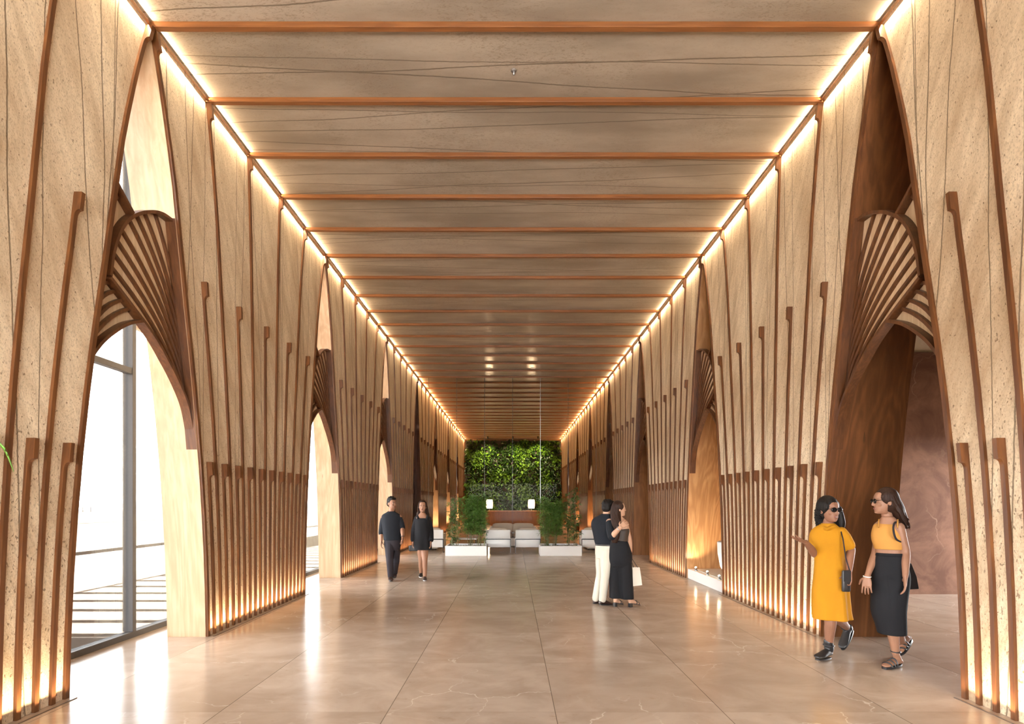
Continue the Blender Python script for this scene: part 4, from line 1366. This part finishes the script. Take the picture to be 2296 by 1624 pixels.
# ======== B: woman in the orange crop top and black skirt
def woman_skirt():
    d = 5.312; A = lambda x, y, k=0.0: at(x, y, d + k)
    b = MB(); hf = V((-.92, .22, -.05))
    hc = A(1984, 1124)
    P, fr = head_mb(b, hc, hf, 1.02)
    nb = A(1990, 1164, .02)
    limb(b, [hc + V((.02, .02, -.06)), nb, nb + V((0, 0, -.05))], [.050, .048, .07])
    yaw = V((1, -.75, 0)).normalized()
    stack(b, [(A(1991, 1159), .050, .050), (A(1992, 1168), .082, .060), (A(1993, 1178), .126, .074), (A(1992, 1195), .134, .090), (A(1992, 1215), .122, .095), (A(1994, 1240), .112, .085), (A(1996, 1262), .128, .098), (A(1996, 1290), .138, .11), (A(1996, 1312), .12, .10)], ax=yaw)
    sL, eL, wL = A(2016, 1183, -.09), A(2031, 1240, -.10), A(2030, 1293, -.20)
    limb(b, [sL, sL.lerp(eL, .5), eL, eL.lerp(wL, .45), wL], [.048, .042, .036, .034, .024])
    hand_mb(b, wL, V((-.06, -.06, -1)), V((-.8, .5, 0)), 1, 1.0, .35, .05)
    sR, eR, wR = A(1974, 1184, .12), A(1963, 1240, .10), A(1944.5, 1293, -.02)
    limb(b, [sR, sR.lerp(eR, .5), eR, eR.lerp(wR, .45), wR], [.048, .042, .036, .034, .024])
    hand_mb(b, wR, V((-.12, -.10, -1)), V((.6, .6, 0)), -1, 1.0, .28, .10)
    hF, kF, aF = A(1993, 1300, -.03), A(1999, 1393, -.07), A(2008, 1464, -.01)
    limb(b, [hF, hF.lerp(kF, .5), kF, kF.lerp(aF, .35), aF], [.085, .075, .054, .052, .034])
    hB, kB, aB = A(2002, 1300, .06), A(2008, 1390, .06), A(2022, 1440, .40)
    limb(b, [hB, hB.lerp(kB, .5), kB, kB.lerp(aB, .35), aB], [.085, .075, .054, .052, .034])
    feet = ((aF, A(2019, 1488, .03), A(1982, 1496, -.06)), (aB, A(2041, 1434, .46), A(2018, 1466, .34)))
    fs = []
    for ank, heel, toe in feet:
        fs.append(foot_mb(b, ank, heel, toe, .98))
    o = remesh(b, 'person', M['skin_tan'], None, .0042, 2)
    face_parts(o, P, fr, 1.02, True, False)
    m = MB()
    stack(m, [(A(1991, 1174), .105, .062), (A(1991, 1182), .126, .082), (A(1990, 1200), .136, .104), (A(1990, 1212), .133, .104), (A(1992, 1224), .126, .102), (A(1993, 1232), .120, .098)], 32, yaw, 4, .02, 7, .4)
    t_ = remesh(m, 'crop_top', M['orange'], o, .007, 1)
    bk = V((-yaw.y, yaw.x, 0))
    for a_ in (-.075, .075):
        c_ = A(1992, 1178)
        MB().tube(spline([tuple(c_ + yaw*a_ - bk*.098 + V((0, 0, -.02))), tuple(c_ + yaw*a_ - bk*.062 + V((0, 0, .034))), tuple(c_ + yaw*a_ + V((0, 0, .052))), tuple(c_ + yaw*a_ + bk*.085 + V((0, 0, -.02)))], 6), .0075, 6).build('strap', M['orange'], t_, True)
    m = MB()
    stack(m, [(A(1995.5, 1241), .112, .096), (A(1996, 1250), .122, .104), (A(1996.5, 1272), .146, .122), (A(1997, 1297), .160, .136), (A(1993, 1350), .152, .152), (A(1992.5, 1376), .146, .150), (A(1997, 1400), .132, .140), (A(2000, 1421), .122, .132)], 36, yaw, 5, .035, 4, 2.0, 2.4, .3)
    limb(m, [hF, hF.lerp(kF, .5), kF + V((0, 0, .02))], [.10, .092, .074]); limb(m, [hB, hB.lerp(kB, .5), kB + V((0, 0, .02))], [.10, .092, .074])
    sk = remesh(m, 'skirt', M['black_cloth'], o, .008, 2)
    w_ = MB(); stack(w_, [(A(1995.5, 1240), .116, .100), (A(1995.7, 1247), .121, .104)], 32, yaw, 2)
    w_.build('waistband', M['black_cloth'], sk, True)
    for (ank, heel, toe), (dd, up, x) in zip(feet, fs):
        s_ = sole_mb(heel, toe, up, .020, .044).build('sandal', M['leather'], o)
        L = (toe-heel).length
        for t, h, w2 in ((.80, .030, .046), (.62, .044, .043), (.45, .058, .040)):
            q = heel + dd*L*t
            arc = [q + x*(w2*math.cos(a)) + up*(h*math.sin(a)*1.08 + .003) for a in [PI*i/10 for i in range(11)]]
            MB().tube(arc, .0075, 6, cap=True).build('strap', M['leather'], s_, True)
        c = ank + up*.012
        MB().tube([c + x*(.039*math.cos(q)) + dd*(.039*math.sin(q)) for q in [2*PI*i/16 for i in range(17)]], .007, 6, cap=False).build('ankle_strap', M['leather'], s_, True)
    MB().tube([wR + V((.033*math.cos(q), .033*math.sin(q), .004*math.sin(q))) for q in [2*PI*i/16 for i in range(17)]], .004, 6, cap=False).build('bracelet', M['white'], o, True)
    h = MB(); hair_cap(h, P, fr, 1.05)
    stack(h, [(P(0, -.05, .03), .083, .07), (P(0, -.085, -.06), .085, .07), (P(.01, -.115, -.14), .08, .055), (P(.02, -.140, -.22), .065, .045), (P(.02, -.15, -.27), .04, .03)], 20, ax=fr[0], sub=3)
    rnd = random.Random(9)
    def path(off, rn):
        a = off; dn = rn.uniform(.18, .30)
        return [P(.07*math.cos(a), -.03 + .07*math.sin(a), .08), P(.092*math.cos(a), -.05 + .075*math.sin(a), -.03), P(.095*math.cos(a), -.09 + .06*math.sin(a), -.12), P(.085*math.cos(a) + .01, -.14 + .05*math.sin(a), -dn)]
    strands(h, lambda rn: rn.uniform(PI*.95, PI*2.05), path, 60, .008, rnd, .007, 1.6)
    remesh(h, 'hair', M['hair_brown'], o, .006, 1)
    tag(o, 'woman in an apricot crop top and long black skirt walking through the right arch', 'person')
    k = empty('shoulder_bag'); c0 = A(2042, 1292, .17); k.location = c0
    m = MB(); m.loft([[V((-.06, -.05, -.13)), V((.05, -.05, -.125)), V((.055, .05, -.125)), V((-.06, .05, -.13))], [V((-.05, -.045, 0)), V((.03, -.045, 0)), V((.03, .045, 0)), V((-.05, .045, 0))], [V((-.035, -.02, .13)), V((-.005, -.02, .13)), V((-.005, .02, .13)), V((-.035, .02, .13))]])
    m.build('body', M['leather'], k, bevel=.008)
    MB().tube(spline([tuple(V((-.02, 0, .12))), tuple(A(2033, 1225, .06) - c0), tuple(A(2022, 1186, .0) - c0), tuple(A(2009, 1171, -.07) - c0), tuple(A(2003, 1184, -.155) - c0), tuple(A(2008, 1207, -.165) - c0), tuple(A(2020, 1216, -.11) - c0)], 5), .0085, 6).build('strap', M['charcoal'], k, True)
    tag(k, 'small black shoulder bag behind the hip of the woman in the skirt', 'bag')
woman_skirt()

# ======== C and D: embracing couple, seen from behind
def man_white():
    d = 8.56; A = lambda x, y, k=0.0: at(x, y, d + k)
    b = MB(); hf = V((.8, .75, -.05))
    hc = A(1364, 1138)
    P, fr = head_mb(b, hc, hf, 1.0, fem=False)
    nb = A(1359, 1156, -.01)
    limb(b, [hc + V((-.02, -.02, -.05)), nb, nb + V((0, 0, -.05))], [.058, .058, .08])
    yaw = V((1, -.55, 0)).normalized()
    stack(b, [(A(1358, 1153), .06, .055), (A(1356, 1158), .10, .07), (A(1354, 1166), .150, .08), (A(1353, 1178), .165, .10), (A(1354, 1200), .155, .10), (A(1356.5, 1220), .140, .095), (A(1357, 1236), .155, .11), (A(1357, 1250), .14, .10)], ax=yaw)
    sR, eR, wR = A(1367, 1171, -.14), A(1370.5, 1204, -.32), A(1391, 1183, -.42)
    limb(b, [sR, sR.lerp(eR, .5), eR, eR.lerp(wR, .45), wR], [.058, .052, .044, .042, .029])
    hand_mb(b, wR, A(1403.5, 1173, -.38) - wR, V((.1, 1, -.25)), 1, 1.05, .38, .06)
    sL, eL = A(1342, 1171, .10), A(1346, 1198, .30); wL = A(1366, 1208, .36)
    limb(b, [sL, sL.lerp(eL, .5), eL, eL.lerp(wL, .45), wL], [.058, .052, .044, .042, .029])
    hand_mb(b, wL, V((1, .1, .05)), V((0, -1, 0)), -1, 1.05, .3, .03)
    legs = []
    for h_, k_, a_ in ((A(1350, 1238, .10), A(1346.5, 1288, .06), A(1335.5, 1343, .10)), (A(1361, 1238, -.05), A(1357.5, 1286, -.10), A(1350.5, 1346, -.04))):
        limb(b, [h_, h_.lerp(k_, .5), k_, k_.lerp(a_, .35), a_], [.095, .082, .060, .056, .038]); legs.append((h_, k_, a_))
    o = remesh(b, 'person', M['skin_fair'], None, .005, 2)
    face_parts(o, P, fr, 1.0)
    m = MB()
    stack(m, [(A(1358.5, 1152.5), .068, .066), (A(1357, 1157), .112, .080), (A(1354.5, 1164.5), .180, .098), (A(1353, 1177), .198, .118), (A(1354, 1198), .175, .120), (A(1356, 1214), .166, .116), (A(1357, 1221), .160, .112)], 36, yaw, 4, .035, 6, .7)
    limb(m, [sR, sR.lerp(eR, .5), eR.lerp(wR, .04)], [.058, .066, .062])
    limb(m, [sL, sL.lerp(eL, .5), eL], [.058, .066, .062])
    m.tube([nb + V((.06*math.cos(q), .06*math.sin(q), .012)) for q in [2*PI*i/14 for i in range(15)]], .014, 6)
    remesh(m, 'shirt', M['navy_cloth'], o, .008, 2)
    m = MB()
    stack(m, [(A(1357, 1220), .152, .112), (A(1357, 1232), .160, .122), (A(1357, 1243), .158, .122), (A(1357, 1252), .145, .11)], 30, yaw, 3)
    for h_, k_, a_ in legs:
        limb(m, [h_, h_.lerp(k_, .5), k_, k_.lerp(a_, .4), a_.lerp(k_, .02)], [.108, .094, .072, .066, .058])
    remesh(m, 'trousers', M['ivory_cloth'], o, .008, 2)
    m = MB(); stack(m, [(A(1357, 1219.5), .158, .117), (A(1357, 1223.5), .160, .119)], 30, yaw, 2); m.build('belt', M['leather'], o, True)
    for (h_, k_, a_), heel, toe in ((legs[0], A(1331, 1353.5, .10), A(1346, 1353.5, .24)), (legs[1], A(1345, 1356.5, -.06), A(1374, 1357, .06))):
        f = MB(); dd, up, x = foot_mb(f, a_, heel + V((0,0,.012)), toe + V((0,0,.008)), 1.15, .046)
        so = remesh(f, 'shoe', M['dark_leather'], o, .007, 1)
        sole_mb(heel + V((0,0,.012)), toe + V((0,0,.012)), V((0,0,1)), .014, .046).build('sole', M['leather'], so)
    w_ = wR + (eR - wR).normalized()*.03; ax_ = (wR-eR).normalized(); a1 = ax_.orthogonal().normalized(); a2 = ax_.cross(a1)
    MB().tube([w_ + a1*(.036*math.cos(q)) + a2*(.036*math.sin(q)) for q in [2*PI*i/16 for i in range(17)]], .007, 6, cap=False).build('watch', M['steel'], o, True)
    h = MB()
    h.sphere(P(0, -.016, .040), (.086, .104, .092), 20, 12, fr); h.sphere(P(0, -.055, -.005), (.080, .060, .080), 18, 10, fr)
    h.sphere(P(0, .055, .085), (.060, .040, .030), 14, 8, fr)
    rnd = random.Random(2)
    for i in range(70):
        a = rnd.uniform(0, 2*PI); e_ = rnd.uniform(.1, 1.2)
        q = P(.084*math.cos(a)*math.cos(e_), -.016 + .10*math.sin(a)*math.cos(e_), .045 + .092*math.sin(e_))
        h.tube([q, q + fr[2]*.004 + fr[1]*rnd.uniform(-.03, .03) + fr[0]*rnd.uniform(-.02, .02) - fr[2]*.02], [.007, .004], 5)
    remesh(h, 'hair', M['hair_black'], o, .007, 1)
    tag(o, 'man in a dark shirt and ivory trousers with his arm around a woman', 'person')
man_white()

def woman_black():
    d = 8.41; A = lambda x, y, k=0.0: at(x, y, d + k)
    b = MB(); hf = V((1, .12, .02))
    hc = A(1388, 1141)
    P, fr = head_mb(b, hc, hf, .98)
    nb = A(1389, 1163)
    limb(b, [hc + V((-.01, .0, -.05)), nb, nb + V((0, 0, -.05))], [.048, .046, .07])
    yaw = V((1, -.35, 0)).normalized()
    stack(b, [(A(1389, 1160), .048, .048), (A(1389.5, 1165), .080, .060), (A(1390, 1172), .126, .072), (A(1391, 1186), .132, .088), (A(1391, 1205), .118, .085), (A(1389, 1216), .125, .09), (A(1390, 1235), .15, .12), (A(1390, 1250), .13, .11)], ax=yaw)
    sR, eR, wR = A(1403, 1178, -.03), A(1411.5, 1210, -.02), A(1414, 1237, .03)
    limb(b, [sR, sR.lerp(eR, .5), eR, eR.lerp(wR, .45), wR], [.046, .041, .035, .033, .023])
    hand_mb(b, wR, V((.05, .05, -1)), V((-1, .2, 0)), -1, .95, .85, .02)
    sL, eL, wL = A(1376, 1178, .09), A(1371, 1208, .16), A(1378, 1232, .22)
    limb(b, [sL, sL.lerp(eL, .5), eL, eL.lerp(wL, .45), wL], [.046, .041, .035, .033, .023])
    hand_mb(b, wL, V((.3, .2, -1)), V((0, -1, 0)), 1, .95, .4, .02)
    feet = []
    for h_, k_, a_, heel, toe in ((A(1382, 1240, .05), A(1382, 1293, .05), A(1380, 1347, .03), A(1377.5, 1351, .02), A(1396, 1357.5, .12)), (A(1398, 1240, -.02), A(1402, 1295, -.02), A(1413, 1349, -.02), A(1411.5, 1353, -.03), A(1434, 1360, .06))):
        limb(b, [h_, h_.lerp(k_, .5), k_, k_.lerp(a_, .35), a_], [.085, .072, .054, .050, .034])
        heel.z = .062; toe.z = .022
        a_.z = max(a_.z, .11)
        dd, up, x = foot_mb(b, a_, heel, toe, .92); feet.append((a_, heel, toe, dd, up, x))
    o = remesh(b, 'person', M['skin_fair'], None, .005, 2)
    face_parts(o, P, fr, .98)
    m = MB()
    stack(m, [(A(1392, 1185), .128, .085), (A(1392, 1192), .136, .102), (A(1391, 1205), .126, .098), (A(1390, 1214), .124, .098)], 28, yaw, 4, .02, 5)
    t_ = remesh(m, 'top', M['brown_top'], o, .007, 1)
    MB().tube(spline([tuple(A(1392, 1187, -.09)), tuple(A(1394, 1174, -.07)), tuple(A(1396, 1166, .0)), tuple(A(1397, 1178, .10))], 6), .0055, 6).build('strap', M['black_cloth'], t_, True)
    m = MB()
    stack(m, [(A(1388.5, 1212), .124, .098), (A(1389, 1222), .145, .115), (A(1391, 1240), .172, .145), (A(1391.5, 1256), .176, .145), (A(1392, 1270), .15, .12)], 34, yaw, 3)
    for c in ([(1382, 1245, .04, .105), (1380, 1280, .05, .100), (1380.5, 1315, .04, .096), (1380.5, 1341, .03, .094)], [(1400, 1245, -.02, .110), (1402, 1280, -.02, .108), (1404.5, 1315, -.02, .104), (1406.5, 1343, -.02, .100)]):
        stack(m, [(A(x, y, k), r_, r_*1.05) for x, y, k, r_ in c], 28, yaw, 5, .07, 6, c[0][0], 2.1)
    remesh(m, 'trousers', M['black_cloth'], o, .008, 2)
    for a_, heel, toe, dd, up, x in feet:
        s_ = sole_mb(heel, toe, up, .010, .040).build('sandal', M['leather'], o)
        hb = MB(); q = heel + dd*.012
        hb.loft([[V((q.x + x.x*c*.026 + dd.x*e_, q.y + x.y*c*.026 + dd.y*e_, zz)) for c, e_ in ((-1, -.02), (1, -.02), (1, .03), (-1, .03))] for zz in (.0, heel.z - .006)])
        hb.build('heel', M['leather'], s_)
        L = (toe-heel).length
        for t, h2, w2 in ((.78, .026, .043), (.58, .042, .040)):
            q = heel + dd*L*t
            MB().tube([q + x*(w2*math.cos(a)) + up*(h2*math.sin(a)*1.1 + .003) for a in [PI*i/10 for i in range(11)]], .009, 6).build('strap', M['leather'], s_, True)
    h = MB(); hair_cap(h, P, fr, 1.0)
    bk = A(1381, 1190, -.13)
    stack(h, [(P(0, -.04, .04), .080, .075), (P(.01, -.06, -.06), .082, .068), (A(1381.5, 1172, -.07), .075, .060), (A(1380.5, 1192, -.10), .070, .045), (A(1379, 1208, -.11), .060, .036), (A(1377.5, 1218, -.10), .032, .020)], 22, ax=V((1, -.3, 0)), sub=4, fold=.05, nf=11)
    rnd = random.Random(6)
    def path(off, rn):
        a = off
        return [P(.06*math.cos(a), -.03 + .06*math.sin(a), .09), P(.085*math.cos(a), -.045 + .072*math.sin(a), -.02), A(1381.5 + 10*math.cos(a + 1.2), 1172, -.09 + .05*math.sin(a)), A(1380 + 9*math.cos(a + 1.2), 1195, -.115 + .03*math.sin(a)), A(1378 + 6*math.cos(a + 1.2), rn.uniform(1208, 1219), -.11)]
    strands(h, lambda rn: rn.uniform(PI*.95, PI*2.05), path, 50, .006, rnd, .002, 1.0)
    remesh(h, 'hair', M['hair_brown'], o, .006, 1)
    tag(o, 'woman with long straight hair and wide black trousers embraced by a man', 'person')
    k = empty('shopping_bag'); z0 = A(1427, 1314, .0); k.location = (z0.x, z0.y, z0.z)
    H = .285; m = MB()
    m.loft([[V((-.062, -.05, 0)), V((.075, -.06, .02)), V((.075, .05, .02)), V((-.062, .06, 0))], [V((-.068, -.05, H*.5)), V((.060, -.055, H*.5)), V((.060, .045, H*.5)), V((-.068, .055, H*.5))], [V((-.066, -.022, H)), V((.045, -.026, H)), V((.045, .016, H)), V((-.066, .020, H))]], True, False)
    m.build('body', M['paperbag'], k)
    hp = wR + V((.0, .01, -.085)) - k.location
    for dy in (-.02, .014):
        MB().tube(spline([tuple(V((-.045, dy, H - .005))), tuple(hp), tuple(V((.02, dy, H - .005)))], 6), .0035, 6).build('handle', M['leather'], k, True)
    tag(k, 'cream paper shopping bag hanging from the embraced woman\'s hand', 'bag')
woman_black()

# ======== E and F: couple walking towards the viewer
def man_walk():
    d = 11.33; A = lambda x, y, k=0.0: at(x, y, d + k)
    b = MB(); hf = V((.95, -.72, -.02))
    hc = A(878.5, 1129)
    P, fr = head_mb(b, hc, hf, 1.03, fem=False)
    nb = A(877.5, 1148)
    limb(b, [hc + V((0, .01, -.05)), nb, nb + V((0, 0, -.05))], [.058, .058, .08])
    yaw = V((1, .15, 0)).normalized()
    stack(b, [(A(877.5, 1146), .058, .055), (A(877.5, 1151), .10, .07), (A(877.5, 1157), .155, .085), (A(878, 1167), .17, .105), (A(879, 1185), .165, .11), (A(879.5, 1203), .150, .10), (A(880, 1216), .165, .115), (A(880, 1226), .15, .10)], ax=yaw)
    sR, eR, wR = A(860.5, 1160.5, .02), A(855, 1188, .05), A(855, 1212, -.06)
    limb(b, [sR, sR.lerp(eR, .5), eR, eR.lerp(wR, .45), wR], [.060, .053, .045, .042, .030])
    hand_mb(b, wR, V((0, -.2, -1)), V((1, .1, 0)), -1, 1.05, .5, .04)
    sL, eL, wL = A(895, 1160, .02), A(902, 1184, .0), A(903, 1203, -.22)
    limb(b, [sL, sL.lerp(eL, .5), eL, eL.lerp(wL, .45), wL], [.060, .053, .045, .042, .030])
    hand_mb(b, wL, V((.05, -.5, -1)), V((-1, 0, 0)), 1, 1.05, .5, .04)
    legs = ((A(874, 1218, -.02), A(874, 1256, -.16), A(876, 1293, -.10)), (A(886, 1218, .03), A(888, 1256, .06), A(884.5, 1286, .42)))
    for h_, k_, a_ in legs: limb(b, [h_, h_.lerp(k_, .5), k_, k_.lerp(a_, .35), a_], [.095, .085, .062, .058, .040])
    o = remesh(b, 'person', M['skin_tan'], None, .0055, 2)
    face_parts(o, P, fr, 1.03)
    m = MB()
    stack(m, [(A(877.5, 1147), .070, .068), (A(877.5, 1150), .112, .085), (A(877.5, 1155.5), .186, .104), (A(878, 1166), .200, .124), (A(879, 1185), .188, .125), (A(879.5, 1205), .178, .120), (A(880, 1212), .176, .120)], 34, yaw, 4, .03, 6, .2)
    limb(m, [sR, sR.lerp(eR, .5), eR.lerp(wR, .32)], [.058, .066, .062]); limb(m, [sL, sL.lerp(eL, .5), eL], [.058, .066, .062])
    m.tube([nb + V((.062*math.cos(q), .062*math.sin(q), .004 + .034*math.sin(q))) for q in [2*PI*i/14 for i in range(15)]], .014, 6)
    remesh(m, 'shirt', M['navy_cloth'], o, .009, 2)
    m = MB(); stack(m, [(A(880, 1209), .160, .112), (A(880, 1217), .172, .124), (A(880, 1226), .165, .12), (A(880, 1234), .14, .11)], 28, yaw, 3)
    for h_, k_, a_ in legs: limb(m, [h_, h_.lerp(k_, .5), k_, k_.lerp(a_, .4), a_], [.106, .096, .076, .070, .062])
    remesh(m, 'trousers', M['charcoal'], o, .009, 2)
    for (h_, k_, a_), heel, toe in ((legs[0], A(876, 1300, -.06), A(876.5, 1302, -.30)), (legs[1], A(884.5, 1288, .48), A(884, 1297, .30))):
        heel.z = max(heel.z, .014); toe.z = max(toe.z, .012)
        f = MB(); dd, up, x = foot_mb(f, a_, heel, toe, 1.15, .048)
        so = remesh(f, 'shoe', M['dark_leather'], o, .008, 1)
        sole_mb(heel, toe, up, .012, .047).build('sole', M['leather'], so)
    MB().tube([wL + V((.036*math.cos(q), .036*math.sin(q), .006)) for q in [2*PI*i/14 for i in range(15)]], .008, 6, cap=False).build('watch', M['leather'], o, True)
    h = MB(); h.sphere(P(0, -.018, .045), (.088, .102, .094), 20, 12, fr); h.sphere(P(0, -.055, -.005), (.080, .058, .075), 16, 10, fr); h.sphere(P(.01, .045, .095), (.058, .045, .032), 14, 8, fr)
    rnd = random.Random(3)
    for i in range(60):
        a = rnd.uniform(0, 2*PI); e_ = rnd.uniform(.3, 1.4)
        q = P(.084*math.cos(a)*math.cos(e_), -.016 + .10*math.sin(a)*math.cos(e_), .048 + .094*math.sin(e_))
        h.tube([q, q + fr[1]*rnd.uniform(0, .03) + fr[0]*rnd.uniform(-.02, .02) + fr[2]*.008], [.008, .004], 5)
    remesh(h, 'hair', M['hair_black'], o, .008, 1)
    tag(o, 'man in a dark shirt with rolled sleeves walking beside a woman', 'person')
man_walk()

def woman_walk():
    d = 11.26; A = lambda x, y, k=0.0: at(x, y, d + k)
    b = MB(); hf = V((.10, -1, -.04))
    hc = A(947.5, 1136)
    P, fr = head_mb(b, hc, hf, 1.0)
    nb = A(947.5, 1153.5)
    limb(b, [hc + V((0, .01, -.05)), nb, nb + V((0, 0, -.05))], [.048, .047, .07])
    stack(b, [(A(947.5, 1150.5), .050, .048), (A(947.5, 1155), .085, .062), (A(947.5, 1161), .130, .078), (A(947.5, 1173), .138, .098), (A(947.5, 1190), .118, .09), (A(947.5, 1205), .140, .105), (A(947.5, 1222), .145, .11), (A(947.5, 1232), .12, .09)], ax=X1)
    sR, eR, wR = A(934, 1163, .02), A(927.5, 1190, .06), A(926.5, 1214, -.02)
    sL, eL, wL = A(961, 1163, .02), A(966, 1191, .06), A(966, 1214, -.06)
    for s_, e_, w_, sd in ((sR, eR, wR, -1), (sL, eL, wL, 1)):
        limb(b, [s_, s_.lerp(e_, .5), e_, e_.lerp(w_, .45), w_], [.048, .042, .036, .034, .024])
        hand_mb(b, w_, V((0, -.15, -1)), V((-sd, 0, 0)), sd, .98, .5, .03)
    feet = ((A(943, 1225), A(944, 1256, .0), A(944, 1287, .10), A(943.5, 1290.5, .14), A(943, 1294.5, -.06)), (A(952, 1225), A(952.5, 1258, -.10), A(953, 1293, -.10), A(953, 1300, -.06), A(952.5, 1302, -.29)))
    fs = []
    for h_, k_, a_, heel, toe in feet:
        limb(b, [h_, h_.lerp(k_, .5), k_, k_.lerp(a_, .35), a_], [.084, .074, .054, .051, .034])
    o = remesh(b, 'person', M['skin_tan'], None, .0055, 2)
    face_parts(o, P, fr, 1.0)
    for h_, k_, a_, heel, toe in feet:
        heel.z = max(heel.z, .014); toe.z = max(toe.z, .012)
        f = MB(); dd, up, x = foot_mb(f, a_, heel, toe, 1.02)
        so = remesh(f, 'shoe', M['leather'], o, .008, 1)
        sole_mb(heel, toe, up, .012, .042).build('sole', M['white'], so)
    m = MB()
    stack(m, [(A(947.5, 1162), .125, .088), (A(947.5, 1168), .152, .112), (A(947.5, 1182), .150, .115), (A(947.5, 1198), .160, .122), (A(947.5, 1216), .180, .140), (A(947.5, 1233), .190, .150)], 36, X1, 4, .05, 6, 1.1, 2.2, .2)
    for sg, s_, e_, w_ in ((-1, sR, eR, wR), (1, sL, eL, wL)):
        limb(m, [s_, s_.lerp(e_, .5), e_, e_.lerp(w_, .85)], [.052, .058, .056, .060])
        m.tube(spline([tuple(A(947.5 + sg*10, 1164, -.095)), tuple(A(947.5 + sg*11, 1158.5, -.04)), tuple(A(947.5 + sg*11, 1158, .03)), tuple(A(947.5 + sg*10, 1166, .09))], 5), .024, 10)
    remesh(m, 'dress', M['black_cloth'], o, .009, 2)
    h = MB(); hair_cap(h, P, fr, 1.02)
    stack(h, [(P(0, -.045, .03), .082, .07), (P(.0, -.055, -.08), .100, .065), (P(.02, -.055, -.17), .115, .06), (P(.03, -.05, -.26), .09, .05)], 20, ax=X1, sub=3)
    rnd = random.Random(12)
    def path(off, rn):
        a = off; L = 1 if math.cos(a) > 0 else -1; dn = rn.uniform(.18, .36 if L < 0 else .30)
        return [P(.05*math.cos(a), -.01 + .05*math.sin(a), .10), P(.088*math.cos(a), -.02 + .07*math.sin(a), .0), P(.105*math.cos(a) - .01, -.01 + .06*math.sin(a), -.12), P(.12*math.cos(a) - .02, .02 + .05*math.sin(a), -dn)]
    strands(h, lambda rn: rn.choice((rn.uniform(-.9, .45), rn.uniform(PI - .45, PI + .9), rn.uniform(PI, 2*PI))), path, 80, .009, rnd, .009, 2.2)
    remesh(h, 'hair', M['hair_brown'], o, .007, 1)
    tag(o, 'woman in a short black long-sleeved dress walking with a man', 'person')
    k = empty('handbag'); c0 = A(928, 1222, -.03); k.location = c0
    rbox((-.10, -.03, -.13), (.08, .03, -.01), 'body', M['leather'], k, .015)
    MB().tube(spline([(-.05, 0, -.02), (-.01, 0, .045), (.04, 0, -.02)], 6), .006, 6).build('handle', M['leather'], k, True)
    tag(k, 'small black handbag in the hand of the woman in the short dress', 'bag')
woman_walk()
